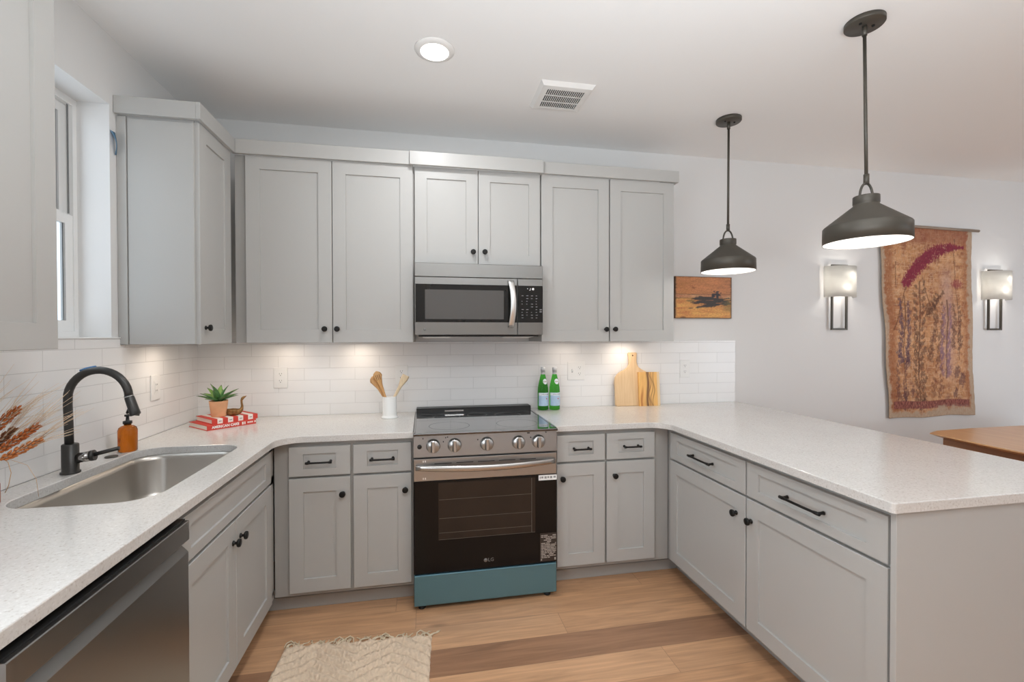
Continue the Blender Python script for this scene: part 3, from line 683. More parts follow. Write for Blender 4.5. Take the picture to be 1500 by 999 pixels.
# stickers and maker's mark on the oven door
st = MB().box(0.656, 0.757, -0.0018, -0.0002, 0.636, 0.664).done('sticker', M['print_white'], od)
q = MB(); 
for i, (a, b) in enumerate(((0.662, 0.667), (0.670, 0.682), (0.688, 0.700), (0.704, 0.714), (0.719, 0.731), (0.738, 0.751))): q.box(a, b, -0.0022, -0.0018, 0.645 + 0.002 * (i % 2), 0.657)
q.done('print', mat('grey print', (0.30, 0.29, 0.28), 0.6, bump=0.01), st)
st = MB().box(0.664, 0.757, -0.0018, -0.0002, 0.198, 0.350).done('sticker', mat('dark brown label', (0.035, 0.025, 0.02), 0.5, bump=0.01), od)
q = MB(); rr = random.Random(3)
for i in range(15):
    z = 0.340 - 0.0085 * i; x = 0.669
    while x < 0.748:
        wq = rr.uniform(0.008, 0.030)
        if rr.random() < 0.82: q.box(x, min(x + wq, 0.752), -0.0022, -0.0018, z - 0.0045, z)
        x += wq + rr.uniform(0.001, 0.004)
q.box(0.668, 0.674, -0.0022, -0.0018, 0.203, 0.212).box(0.743, 0.751, -0.0022, -0.0018, 0.203, 0.216)
q.done('print', mat('label print', (0.42, 0.38, 0.34), 0.6, bump=0.01), st)
grey_logo = mat('grey logo print', (0.22, 0.21, 0.20), 0.4, 0.3, bump=0.01)
lg = MB().lathe([(0, 0), (0.010, 0), (0.010, 0.0004), (0, 0.0004)], 24, T(0.369, -0.0005, 0.234) @ R(PI / 2, 'X')).done('logo', grey_logo, od)
text('LG', 0.026, grey_logo, od, 'logo_letters', T(0.397, -0.0008, 0.234) @ FRONT)
for z in (0.770, 0.682): MB().box(0.046, 0.051, -0.0016, -0.0008, z - 0.005, z + 0.005).box(0.056, 0.062, -0.0016, -0.0008, z - 0.005, z + 0.005).done('label_print', M['print_white'], od)

# ------------------------------------------------------------------ microwave
mw = thing('microwave', 'stainless over-the-range microwave mounted under the short upper cabinet', 'microwave', (1.303, -0.40, 1.418))
MW_ = 0.757
MB().box(0.002, MW_ - 0.002, 0.032, 0.398, 0.004, 0.4155, 0.002).done('body', mat('microwave casing', (0.10, 0.10, 0.10), 0.5, bump=0.02), mw)
MB().box(0, MW_, 0.0, 0.034, 0.337, 0.4155, 0.002).done('top_grille', M['steel_mw'], mw)
dr = MB().box(0, 0.600, 0.0, 0.031, 0.0, 0.3345, 0.002).done('door', M['steel_mw'], mw)
MB().box(0.004, 0.597, -0.002, 0.001, 0.074, 0.294, 0.0008).done('door_glass', M['glass_black'], dr)
MB().box(0.058, 0.518, -0.0028, -0.002, 0.092, 0.262, 0.0003).done('screen', mat('grey mesh window', (0.085, 0.080, 0.075), 0.14, coat=0.0, spec=0.6, bump=0.02, bscale=900), dr)
pn = MB().box(0.6025, MW_, 0.0, 0.031, 0.0, 0.3345, 0.002).done('control_panel', M['steel_mw'], mw)
MB().box(0.603, MW_ - 0.001, -0.002, 0.001, 0.074, 0.294, 0.0008).done('panel_glass', M['glass_black'], pn)
rr = random.Random(5); keym = mat('key print', (0.22, 0.22, 0.22), 0.5, bump=0.01)
for r_ in range(9):
    for cx_ in range(4):
        x = 0.625 + cx_ * 0.029; z = 0.232 - 0.0165 * r_
        if rr.random() < 0.8: MB().box(x, x + rr.uniform(0.005, 0.013), -0.0026, -0.002, z, z + 0.0035).done('key', keym, pn)
for z in (0.148, 0.136): MB().box(0.736, 0.750, -0.0026, -0.002, z, z + 0.006).done('key', keym, pn)
q = MB().box(0.660, 0.664, -0.0026, -0.002, 0.274, 0.278).box(0.672, 0.680, -0.0026, -0.002, 0.266, 0.2685).box(0.678, 0.6805, -0.0026, -0.002, 0.266, 0.280)
q.lathe([(0, 0), (0.0075, 0), (0.0075, 0.0006), (0, 0.0006)], 16, T(0.696, -0.002, 0.274) @ R(PI / 2, 'X')); q.done('display_icons', M['print_white'], pn)
t = bmesh.new(); rings = []; n = 17
for i in range(n):
    u = i / (n - 1); z = 0.046 + 0.276 * u; b = 1 - (2 * u - 1) ** 2; y = -0.012 - 0.036 * b; hw = 0.0165
    xc = 0.558 + 0.010 * b
    rings.append([t.verts.new(p) for p in ((xc - hw, y + 0.008, z), (xc - hw, y, z), (xc - hw + 0.004, y - 0.003, z), (xc + hw - 0.004, y - 0.003, z), (xc + hw, y, z), (xc + hw, y + 0.008, z))])
for a, b in zip(rings, rings[1:]):
    for k in range(6): t.faces.new((a[k], a[(k + 1) % 6], b[(k + 1) % 6], b[k]))
t.faces.new(rings[0]); t.faces.new(rings[-1]); bmesh.ops.recalc_face_normals(t, faces=t.faces[:])
hb = MB().merge(t, True)
for z in (0.052, 0.308): hb.box(0.548, 0.572, -0.016, 0.0, z - 0.008, z + 0.012, 0.003)
hb.done('handle', brushed('film-wrapped handle', (0.74, 0.73, 0.71), 0.35, 'Z'), dr)
un = MB().use(M['slot']).box(0.02, MW_ - 0.02, 0.04, 0.36, -0.010, 0.003)
un.use(M['steel_light']).box(0.05, 0.19, 0.05, 0.17, -0.018, -0.0105, 0.004).prism([(0.20, -0.018), (0.24, -0.010), (0.05, -0.010), (0.05, -0.018)], 'y', 0.05, 0.17)
un.prism([(0.55, -0.018), (0.68, -0.018), (0.72, -0.0105), (0.51, -0.0105)], 'y', 0.05, 0.30)
un.done('underside', None, mw)
lgm = MB().lathe([(0, 0), (0.008, 0), (0.008, 0.0005), (0, 0.0005)], 20, T(0.056, -0.0002, 0.032) @ R(PI / 2, 'X')).done('logo', grey_logo, dr)
text('LG', 0.020, grey_logo, dr, 'logo_letters', T(0.079, -0.0005, 0.032) @ FRONT)

# ------------------------------------------------------------------ outlets and switch
def outlet(name, label, loc, rz, w, kinds):
    r = thing(name, label, 'outlet' if name == 'wall_outlet' else 'switch', loc, rz)
    MB().box(-w / 2, w / 2, -0.006, 0, -0.064, 0.064, 0.0025, 2).done('plate', M['white_plastic'], r)
    for x, kd in kinds:
        if kd == 'duplex':
            for z in (-0.0215, 0.0215):
                f = MB().prism([(x - 0.0165, z - 0.009), (x - 0.010, z - 0.0145), (x + 0.010, z - 0.0145), (x + 0.0165, z - 0.009), (x + 0.0165, z + 0.009), (x + 0.010, z + 0.0145), (x - 0.010, z + 0.0145), (x - 0.0165, z + 0.009)], 'y', -0.0075, -0.006).done('receptacle', M['white_plastic'], r)
                q = MB().box(x - 0.0075, x - 0.0055, -0.0080, -0.0075, z + 0.0005, z + 0.0085).box(x + 0.0055, x + 0.0075, -0.0080, -0.0075, z + 0.0015, z + 0.0085)
                q.lathe([(0, 0), (0.0025, 0), (0.0025, 0.0005), (0, 0.0005)], 12, T(x, -0.0075, z - 0.006) @ R(PI / 2, 'X')).done('slots', M['slot'], f)
        elif kd == 'toggle':
            MB().box(x - 0.005, x + 0.005, -0.0070, -0.006, -0.012, 0.012).done('toggle_slot', mat('toggle slot grey', (0.45, 0.44, 0.43), 0.5, bump=0.01), r)
            MB().prism([(-0.0065, -0.006), (-0.018, 0.004), (-0.016, 0.010), (-0.0065, 0.006)], 'x', x - 0.0035, x + 0.0035).done('toggle', M['white_plastic'], r)
        elif kd == 'rocker':
            MB().box(x - 0.0165, x + 0.0165, -0.0075, -0.006, -0.033, 0.033, 0.0005).done('rocker_frame', M['white_plastic'], r)
            MB().box(x - 0.012, x + 0.012, -0.0095, -0.0075, -0.026, 0.026, 0.001).done('receptacle_insert', M['white_plastic'], r)
            q = MB()
            for z in (-0.015, 0.015): q.box(x - 0.006, x - 0.004, -0.0100, -0.0095, z - 0.004, z + 0.004).box(x + 0.004, x + 0.006, -0.0100, -0.0095, z - 0.003, z + 0.004)
            q.done('slots', M['slot'], r)
    return r
outlet('wall_outlet', 'white duplex outlet on back tiles, right of the potted plant', (0.475, -0.0085, 1.153), 0, 0.082, [(0, 'duplex')])
outlet('wall_outlet', 'white duplex outlet on back tiles behind the wooden utensils', (1.209, -0.0085, 1.158), 0, 0.082, [(0, 'duplex')])
outlet('wall_outlet', 'wide white plate with toggle switch and duplex outlet, right of the green bottles', (2.405, -0.0085, 1.166), 0, 0.125, [(-0.030, 'toggle'), (0.024, 'duplex')])
outlet('wall_outlet', 'white duplex outlet on back tiles, right of the cutting boards', (3.243, -0.0085, 1.168), 0, 0.079, [(0, 'duplex')])
outlet('wall_outlet', 'white outlet plate on the left wall tiles above the soap bottle', (0.0085, -0.455, 1.153), PI / 2, 0.078, [(0, 'rocker')])

# ------------------------------------------------------------------ books, plant, swan
A = Vector((0.232, -0.42)); Bv = Vector((0.409, -0.24)); Cc = Vector((0.079, -0.264))
bang = math.atan2(Bv.y - A.y, Bv.x - A.x)
def book(label, loc, rz, L_, Wd, Th, cover_spine, cover_top, stripes=None):
    r = thing('book', label, 'book', loc, rz)
    # local: spine along +x at y=0 facing -y, book extends to +y
    cv = MB(); c_ = 0.0025
    if stripes:
        n = 9
        for i in range(n):
            cv.use(stripes[i % 2]); a, b = L_ * i / n, L_ * (i + 1) / n
            cv.box(a, b, 0, c_, 0, Th).box(a, b, c_, Wd, Th - c_, Th).box(a, b, c_, Wd, 0, c_)
    else:
        cv.use(cover_spine).box(0, L_, 0, c_, 0, Th, 0.0008).box(0, L_, c_, Wd, 0, c_)
        cv.use(cover_top).box(0, L_, c_, Wd, Th - c_, Th)
    co = cv.done('cover', None, r)
    MB().box(0.004, L_ - 0.004, c_ + 0.0005, Wd - 0.004, c_ + 0.0003, Th - c_ - 0.0003).done('pages', mat('paper edges', S(232, 226, 214), 0.9, bump=0.3, bscale=500), r)
    return r, co
red = mat('red book cloth', S(200, 66, 54), 0.6, bump=0.02); white = mat('white book paper', S(236, 230, 222), 0.6, bump=0.02)
Lb = (Bv - A).length
r, co = book('red hardback book at the bottom of the pair, white title on its spine', (A.x, A.y, CT1), bang, Lb, 0.218, 0.027, red, red)
text('AMERICAN CAKE', 0.019, M['print_white'], co, 'title', T(0.092, -0.0004, 0.0137) @ FRONT, width=0.138, bold=0.035)
q = MB()
for x, a in ((0.176, 0.008), (0.188, 0.006)): q.box(x, x + a, -0.0006, 0, 0.006, 0.021)
for i in range(5): q.box(0.205 + 0.0062 * i, 0.2095 + 0.0062 * i, -0.0006, 0, 0.010, 0.018)
q.box(0.243, 0.250, -0.0006, 0, 0.009, 0.019)
q.done('spine_print', white, co)
r, co = book('red and white striped book lying on top of the red hardback', (0.243, -0.388, CT1 + 0.0273), bang - 0.02, 0.236, 0.205, 0.027, white, white, (red, white))
gsp = mat('grey spine print', (0.12, 0.12, 0.12), 0.6, bump=0.01)
for i in (1, 3, 5, 7): 
    q = MB()
    for k in range(3): q.box(0.236 * (i + 0.3) / 9 + 0.0045 * k, 0.236 * (i + 0.3) / 9 + 0.0045 * k + 0.0032, -0.0006, 0, 0.011, 0.0155)
    q.done('spine_print', gsp, co)
ZT = CT1 + 0.0273 + 0.0271
pl = thing('potted_plant', 'small green succulent in a terracotta pot standing on the striped book', 'plant', (0.234, -0.286, ZT))
terr = mat('pale terracotta', S(226, 170, 128), 0.75, var=0.08, vscale=25)
MB().lathe([(0, 0), (0.0345, 0), (0.036, 0.003), (0.0455, 0.084), (0.0465, 0.088), (0.0425, 0.088), (0.0415, 0.076), (0, 0.076)], 40).done('pot', terr, pl)
MB().lathe([(0, 0.0765), (0.0412, 0.0765), (0.038, 0.080), (0.015, 0.083), (0, 0.083)], 24).done('soil', mat('potting soil', (0.05, 0.035, 0.025), 0.95, bump=0.8, bscale=300), pl)
def leaves():
    bm = bmesh.new(); cl = bm.loops.layers.float_color.new('paint'); rr = random.Random(4)
    specs = []
    for ringi, (n, ln, tilt, wd) in enumerate(((7, 0.120, 1.05, 0.0205), (6, 0.112, 0.68, 0.022), (4, 0.105, 0.28, 0.022))):
        for k in range(n):
            specs.append((2 * PI * (k + 0.5 * (ringi % 2) + rr.uniform(-.15, .15)) / n, ln * rr.uniform(.85, 1.1), tilt + rr.uniform(-.12, .12), wd))
    for az, ln, tilt, wd in specs:
        m = 9; rows = []
        for i in range(m + 1):
            u = i / m; th = tilt + 0.35 * u * u
            # integrate along the bend
            s = ln * u; r_ = 0.006 + s * math.sin(tilt + 0.17 * u); z = 0.078 + s * math.cos(tilt + 0.17 * u)
            hw = wd * (0.55 + 1.1 * u - 1.65 * u ** 2.2) if u < 1 else 0.0004
            hw = max(hw, 0.0004)
            ct = Vector((math.cos(az) * r_, math.sin(az) * r_, z)); sd = Vector((-math.sin(az), math.cos(az), 0)); nm = Vector((-math.cos(az) * math.cos(th), -math.sin(az) * math.cos(th), math.sin(th)))
            rows.append([bm.verts.new(p) for p in (ct - sd * hw + nm * hw * 0.5, ct - nm * 0.001, ct + sd * hw + nm * hw * 0.5, ct + nm * 0.0035 * (1 - u) + nm * 0.0004)])
        g = rr.uniform(0.85, 1.15)
        for i in range(m):
            u = i / m
            for k in range(4):
                f = bm.faces.new((rows[i][k], rows[i][(k + 1) % 4], rows[i + 1][(k + 1) % 4], rows[i + 1][k])); f.smooth = True
                base = np.array(S(140, 182, 92)) * g; edge = np.array(S(78, 122, 70)) * g; tip = np.array(S(86, 74, 58))
                c_ = base * (0.7 + 0.3 * u) if k in (2, 3) else edge
                if u > 0.8: c_ = c_ * 0.4 + tip * 0.6
                for lp in f.loops: lp[cl] = (*c_, 1)
    bmesh.ops.recalc_face_normals(bm, faces=bm.faces[:])
    me = bpy.data.meshes.new('foliage'); bm.to_mesh(me); bm.free(); me.materials.append(M['leafm'])
    o = bpy.data.objects.new('foliage', me); COL.objects.link(o); o.parent = pl
leaves()
brass = mat('aged brass', S(150, 112, 70), 0.42, 0.75, var=0.25, vscale=90)
sw = MB()
body = [(-0.048, 0.032, 0.002), (-0.040, 0.026, 0.010), (-0.026, 0.020, 0.0185), (-0.008, 0.0185, 0.0215), (0.012, 0.0185, 0.0200), (0.028, 0.024, 0.0145), (0.036, 0.034, 0.0090), (0.0385, 0.050, 0.0062), (0.036, 0.068, 0.0054), (0.0355, 0.082, 0.0056), (0.040, 0.093, 0.0074), (0.047, 0.099, 0.0066), (0.054, 0.103, 0.0034), (0.060, 0.1065, 0.0014)]
sw.tube([(x, 0, z) for x, z, r_ in body], [q[2] for q in body], 16)
sw.lathe([(0, 0), (0.014, 0), (0.013, 0.003), (0.009, 0.006), (0, 0.006)], 20)
for s in (-1, 1):
    sw.tube([(0.018, s * 0.0165, 0.024), (0.0, s * 0.020, 0.026), (-0.022, s * 0.0175, 0.030), (-0.044, s * 0.008, 0.037)], [0.005, 0.0085, 0.0065, 0.0012], 10, squash=(1, 0.45))
tag(sw.done('swan_figurine', brass, None, (0.304, -0.262, ZT), (0, 0, 0.25)), 'small brass swan figurine on the striped book beside the plant pot', 'figurine')

# ------------------------------------------------------------------ utensil canister
cn = MB().lathe([(0, 0), (0.050, 0), (0.051, 0.004), (0.049, 0.009), (0.0435, 0.013), (0.0425, 0.02), (0.0425, 0.128), (0.0415, 0.131), (0.039, 0.129), (0.039, 0.012), (0, 0.012)], 48)
CX, CY = 1.147, -0.200
tag(cn.done('utensil_crock', M['white_ceramic'], None, (CX, CY, CT1)), 'white cylindrical utensil crock on the counter left of the stove', 'crock')
def utensil(name, label, p0, p1, kind, material, face=0.0):
    p0, p1 = Vector(p0), Vector(p1); d = (p1 - p0); L_ = d.length; d.normalize()
    side = d.cross(Vector((0, 1, 0))).normalized(); side = (Matrix.Rotation(face, 3, d) @ side); nrm = side.cross(d)
    t = bmesh.new(); rows = []; m = 28
    hl = 0.085
    for i in range(m + 1):
        s = L_ * i / m; v = (s - (L_ - hl)) / hl
        if v < 0: hw, th, dp = 0.0060 + 0.0045 * (s / (L_ - hl)) ** 2, 0.0042, 0
        else:
            if kind == 'spatula': hw = 0.0105 + (0.0225 - 0.0105) * min(1, v * 1.5) ** 1.2; hw = hw if v < .97 else hw * 0.93
            else: hw = 0.0105 + 0.0170 * math.sin(PI * min(v * 0.5 + 0.02, 0.5)) ** 1.3 if v < 0.62 else 0.0275 * math.sqrt(max(0.02, 1 - ((v - 0.6) / 0.4) ** 2))
            th = 0.0040 - 0.0022 * min(1, v * 2); dp = -0.006 * math.sin(PI * v) if kind != 'spatula' else -0.010 * v
        c = p0 + d * s + nrm * dp
        rows.append([t.verts.new(c + side * hw * a + nrm * th * b) for a, b in ((-1, 0), (-.6, 1), (.6, 1), (1, 0), (.6, -1), (-.6, -1))])
    for a, b in zip(rows, rows[1:]):
        for k in range(6): t.faces.new((a[k], a[(k + 1) % 6], b[(k + 1) % 6], b[k]))
    t.faces.new(rows[0]); t.faces.new(rows[-1]); bmesh.ops.recalc_face_normals(t, faces=t.faces[:])
    if kind == 'slotted':
        pass
    for f in t.faces: f.smooth = True
    o = MB().merge(t, None).done(name, material); tag(o, label, 'utensil'); 
    if kind == 'slotted':
        q = MB()
        for a in (-0.010, 0.0, 0.010):
            c0 = p1 - d * 0.055 + side * a - nrm * 0.0068; c1 = p1 - d * 0.022 + side * a * 1.05 - nrm * 0.0068
            q.tube([c0, (c0 + c1) / 2, c1], [0.0016, 0.0022, 0.0016], 8)
        q.done('slots', mat('dark slots', S(112, 78, 44), 0.8, bump=0.02), o)
    return o
zb = CT1 + 0.0165
utensil('wooden_spoon', 'tan wooden spoon leaning far left in the white crock', (CX + 0.030, CY + 0.004, zb), (CX - 0.102, CY - 0.004, CT1 + 0.254), 'spoon', M['spoon_wood'], 0.2)
utensil('slotted_spoon', 'tan slotted wooden spoon between the other two utensils in the crock', (CX + 0.012, CY - 0.014, zb), (CX - 0.077, CY - 0.022, CT1 + 0.286), 'slotted', M['spoon_wood'], 0.0)
utensil('wooden_spatula', 'pale wooden spatula leaning to the right in the white crock', (CX - 0.028, CY + 0.016, zb), (CX + 0.098, CY + 0.012, CT1 + 0.258), 'spatula', M['spoon_pale'], 0.1)

# ------------------------------------------------------------------ bottles, boards
lab_m = mat('pale blue paper label', S(176, 200, 222), 0.6, var=0.06, vscale=60); lab_w = mat('white paper label', S(226, 232, 236), 0.6, bump=0.02)
navy = mat('navy print', S(34, 48, 88), 0.6, bump=0.01); redp = mat('red star print', S(200, 60, 62), 0.6, bump=0.01)
def bottle(label, x, y, rz):
    r = thing('water_bottle', label, 'bottle', (x, y, CT1), rz, 'green glass water bottles')
    MB().lathe([(0, 0.004), (0.028, 0.0), (0.0345, 0.003), (0.0360, 0.010), (0.0360, 0.120), (0.0345, 0.150), (0.028, 0.185), (0.0195, 0.220), (0.0148, 0.240), (0.0142, 0.262), (0.0142, 0.270), (0, 0.270)], 40).done('bottle', M['green_glass'], r)
    MB().lathe([(0.0150, 0.240), (0.0152, 0.262), (0.0160, 0.262), (0.0160, 0.284), (0.0135, 0.287), (0, 0.287)], 28, cap=False).done('cap', mat('silver white cap', (0.62, 0.62, 0.62), 0.3, 0.3, bump=0.01), r)
    a0, a1 = -PI * 0.98, PI * -0.02
    def band(rad, z0, z1, n=24, a=(a0, a1)):
        m = MB(); V = []
        for i in range(n + 1):
            th = a[0] + (a[1] - a[0]) * i / n
            for z in (z0, z1): V.append((rad * math.cos(th), rad * math.sin(th), z))
        return m.faces(V, [(2 * i, 2 * i + 2, 2 * i + 3, 2 * i + 1) for i in range(n)], True)
    lb = band(0.0364, 0.030, 0.118).done('label', lab_m, r)
    band(0.0366, 0.098, 0.116).done('label_band', lab_w, lb)
    tx = text('S.PELLEGRINO', 0.011, navy, lb, 'lettering', Matrix.Identity(4), width=0.066)
    for v in tx.data.vertices:
        th = v.co.x / 0.0368 - PI / 2; z = v.co.y; rad = 0.0368 + v.co.z * 0.3; v.co = (rad * math.cos(th), rad * math.sin(th), 0.1065 + z)
    star = [(0.0055 * (1 if k % 2 == 0 else 0.45) * math.sin(PI * k / 5), 0.0055 * (1 if k % 2 == 0 else 0.45) * math.cos(PI * k / 5)) for k in range(10)]
    MB().prism([(a + 0.004, 0.078 + b) for a, b in star], 'y', -0.0372, -0.0362).done('star', redp, lb)
    # round neck label
    V = []; n = 20
    for i in range(n):
        a = 2 * PI * i / n; u, v = 0.0165 * math.cos(a), 0.0185 * math.sin(a); z = 0.192 + v
        rad = 0.0345 + (0.0195 - 0.0345) * (z - 0.150) / 0.070 + 0.0016; th = u / rad - PI / 2; V.append((rad * math.cos(th), rad * math.sin(th), z))
    cz = 0.192; rad = 0.0345 + (0.0195 - 0.0345) * (cz - 0.15) / 0.07 + 0.0020; V.append((0, -rad, cz))
    nl = MB().faces(V, [(i, (i + 1) % n, n) for i in range(n)], True).done('neck_label', lab_w, r)
    MB().prism([(a * 0.8, 0.192 + b * 0.8) for a, b in star], 'y', -rad - 0.0012, -rad + 0.0002).done('star', redp, nl)
    return r
bottle('left one of the two green glass water bottles beside the stove', 2.142, -0.094, 0.35)
bottle('right one of the two green glass water bottles beside the stove', 2.222, -0.098, 0.30)

def board_pts():
    # paddle outline in x,z (metres), base at z=0
    P_ = [(-0.143, 0.010), (-0.133, 0.0), (0.133, 0.0), (0.143, 0.010), (0.143, 0.180)]
    P_ += [(0.138, 0.205), (0.122, 0.226), (0.098, 0.243), (0.066, 0.258), (0.043, 0.274), (0.032, 0.294), (0.029, 0.318), (0.031, 0.350), (0.034, 0.368), (0.029, 0.380)]
    P_ += [(-0.029, 0.380), (-0.034, 0.368), (-0.031, 0.350), (-0.029, 0.318), (-0.032, 0.294), (-0.043, 0.274), (-0.066, 0.258), (-0.098, 0.243), (-0.122, 0.226), (-0.138, 0.205), (-0.143, 0.180)]
    return P_
tilt = math.radians(5.0)
r = thing('cutting_board', 'pale wooden paddle cutting board with a handle leaning on the backsplash', 'cutting board', (2.822, -0.062, CT1), rot=(-tilt, 0, 0))
MB().prism(board_pts(), 'y', 0, 0.016, 0.003, 2).done('board', M['board_wood'], r)
MB().lathe([(0, 0), (0.0055, 0), (0.0055, 0.0005), (0, 0.0005)], 16, T(0, 0.0002, 0.358) @ R(PI / 2, 'X')).done('hang_hole', mat('board hole', S(92, 58, 36), 0.8, bump=0.02), r)
def olive_board():
    nx, nz = 60, 90; Wd, Hh, Th = 0.158, 0.240, 0.016
    rr = random.Random(2); nv = lambda x, z, s: noise.noise(Vector((x * s, 0.3, z * s * 0.18)))
    def col(u, v):
        x, z = u * Wd, v * Hh
        wob = 0.004 * nv(x, z, 30) + 0.005 * math.sin(z * 26 + 0.6)
        c_ = np.array(S(226, 176, 104)) * (1 + 0.12 * nv(x, z, 90))
        dark = np.array(S(96, 58, 40)); mid = np.array(S(176, 108, 54)); pale = np.array(S(222, 196, 158))
        def streak(x0, w_, amt, colr):
            nonlocal c_
            k = math.exp(-((x + wob - x0) / w_) ** 2) * amt; c_ = c_ * (1 - k) + colr * k
        streak(0.022, 0.008, 0.75 * min(1, max(0, (0.62 - v) / 0.3)) + .15, mid)
        streak(0.040, 0.005, 0.5 * max(0, 0.5 - v), mid)
        streak(0.066, 0.013 - 0.004 * v, 0.95, dark)
        for q in (0.082, 0.097, 0.111): streak(q + 0.006 * math.sin(z * 40 + q * 90), 0.0028, 0.8, dark)
        if u > 0.86: k = min(1, (u - 0.86) / 0.04); c_ = c_ * (1 - k) + pale * k
        return c_
    bm = bmesh.new(); cl = bm.loops.layers.float_color.new('paint'); G = {}
    for i in range(nx + 1):
        for j in range(nz + 1): G[i, j] = bm.verts.new((Wd * i / nx, 0, Hh * j / nz))
    for i in range(nx):
        for j in range(nz):
            f = bm.faces.new((G[i, j], G[i + 1, j], G[i + 1, j + 1], G[i, j + 1]))
            for lp in f.loops: lp[cl] = (*np.clip(col(lp.vert.co.x / Wd, lp.vert.co.z / Hh), 0, 1), 1)
    bd = [G[i, 0] for i in range(nx + 1)] + [G[nx, j] for j in range(1, nz + 1)] + [G[i, nz] for i in range(nx - 1, -1, -1)] + [G[0, j] for j in range(nz - 1, 0, -1)]
    bk = [bm.verts.new((v.co.x, Th, v.co.z)) for v in bd]
    for k in range(len(bd)):
        l = (k + 1) % len(bd); f = bm.faces.new((bd[l], bd[k], bk[k], bk[l]))
        for lp in f.loops: lp[cl] = (*np.clip(col(lp.vert.co.x / Wd, lp.vert.co.z / Hh), 0, 1), 1)
    f = bm.faces.new(bk)
    for lp in f.loops: lp[cl] = (*S(226, 176, 104), 1)
    bmesh.ops.recalc_face_normals(bm, faces=bm.faces[:])
    me = bpy.data.meshes.new('cutting_board'); bm.to_mesh(me); bm.free(); me.materials.append(vcol('streaked olive board', 0.45))
    o = bpy.data.objects.new('cutting_board', me); COL.objects.link(o); o.location = (2.852, -0.082, CT1); o.rotation_euler = (-tilt, 0, 0)
    return tag(o, 'small rectangular olive-wood cutting board with dark streaks, in front of the paddle board', 'cutting board')
olive_board()

# ------------------------------------------------------------------ wheat vase
vz = thing('wheat_vase', 'terracotta bud vase of dried wheat at the left photo edge', 'vase', (0.086, -1.452, CT1))
MB().lathe([(0, 0), (0.026, 0), (0.029, 0.004), (0.029, 0.058), (0.026, 0.068), (0.014, 0.078), (0.010, 0.090), (0.010, 0.108), (0.012, 0.112), (0.008, 0.112), (0.008, 0.090), (0, 0.088)], 36).done('vase', mat('brown terracotta', S(168, 108, 82), 0.7, var=0.08, vscale=30), vz)
straw = mat('dry straw', S(206, 168, 124), 0.85, bump=0.05); rust = mat('rust dyed wheat', S(176, 96, 46), 0.85, var=0.3, vscale=120); awn = mat('wheat awn', S(220, 194, 164), 0.8, bump=0.02)
rw = random.Random(9)
def ear(p0, p1, p2, material, r0=0.012, awns=26, al=0.11):
    """stem from p0 to p1, ear from p1 to p2"""
    p0, p1, p2 = Vector(p0), Vector(p1), Vector(p2)
    d = (p2 - p1); L_ = d.length; d.normalize()
    st_ = MB(); mid = (p0 + p1) / 2 + Vector((0, 0, 0.01)); st_.tube([p0, mid, p1, p2], [0.0014, 0.0013, 0.0012, 0.0008], 6)
    st_ = st_.done('wheat_stem', straw, vz)
    u = d.orthogonal().normalized(); v = d.cross(u)
    g = MB(); n = int(L_ / 0.0024)
    for i in range(n):
        f = i / n; a = i * 2.4
        rad = r0 * 0.68 * (0.5 + 1.4 * f - 1.65 * f * f)
        o_ = u * math.cos(a) + v * math.sin(a); c = p1 + d * (L_ * f) + o_ * rad
        e_ = (d + o_ * 0.45).normalized()
        g.tube([c - e_ * 0.003, c + e_ * 0.003, c + e_ * 0.009, c + e_ * 0.013], [0.0010, 0.0036, 0.0030, 0.0005], 6)
    g.done('wheat_ear', material, st_)
    w_ = MB()
    for i in range(int(awns * 0.75)):
        f = rw.uniform(0.15, 1); a = rw.uniform(0, 2 * PI); o_ = u * math.cos(a) + v * math.sin(a)
        c = p1 + d * (L_ * f) + o_ * 0.004; e_ = (d + o_ * rw.uniform(0.12, 0.42)).normalized(); l_ = al * rw.uniform(0.7, 1.35)
        q = c + e_ * l_ * 0.5 + Vector((0, 0, 0.003)); w_.tube([c, q, c + e_ * l_ + Vector((0, 0, -0.004))], [0.00075, 0.0006, 0.0003], 4)
    w_.done('awns', awn, st_)
nk = (0.0, 0.0, 0.105)
ear(nk, (-0.030, 0.012, 0.185), (0.058, 0.034, 0.280), rust, 0.019, 34, 0.12)
ear(nk, (0.010, 0.020, 0.150), (0.108, 0.036, 0.226), rust, 0.014, 30, 0.13)
ear(nk, (0.020, 0.024, 0.128), (0.112, 0.040, 0.182), mat('orange dyed wheat', S(200, 122, 66), 0.85, var=0.25, vscale=120), 0.014, 26, 0.12)
ear(nk, (-0.020, 0.030, 0.150), (0.030, 0.055, 0.215), mat('dark dry wheat', S(120, 72, 42), 0.85, var=0.3, vscale=120), 0.013, 24, 0.13)
ear(nk, (-0.050, -0.006, 0.190), (-0.010, 0.006, 0.285), rust, 0.015, 24, 0.12)
MB().tube([(0.02, 0.03, 0.13), (0.030, 0.034, 0.118), (0.036, 0.036, 0.085), (0.026, 0.040, 0.045), (0.012, 0.046, 0.022)], 0.0009, 6).tube([(0.03, 0.03, 0.13), (0.075, 0.04, 0.105), (0.098, 0.04, 0.06), (0.10, 0.045, 0.005)], 0.0006, 6).done('leaf_curl', straw, vz)

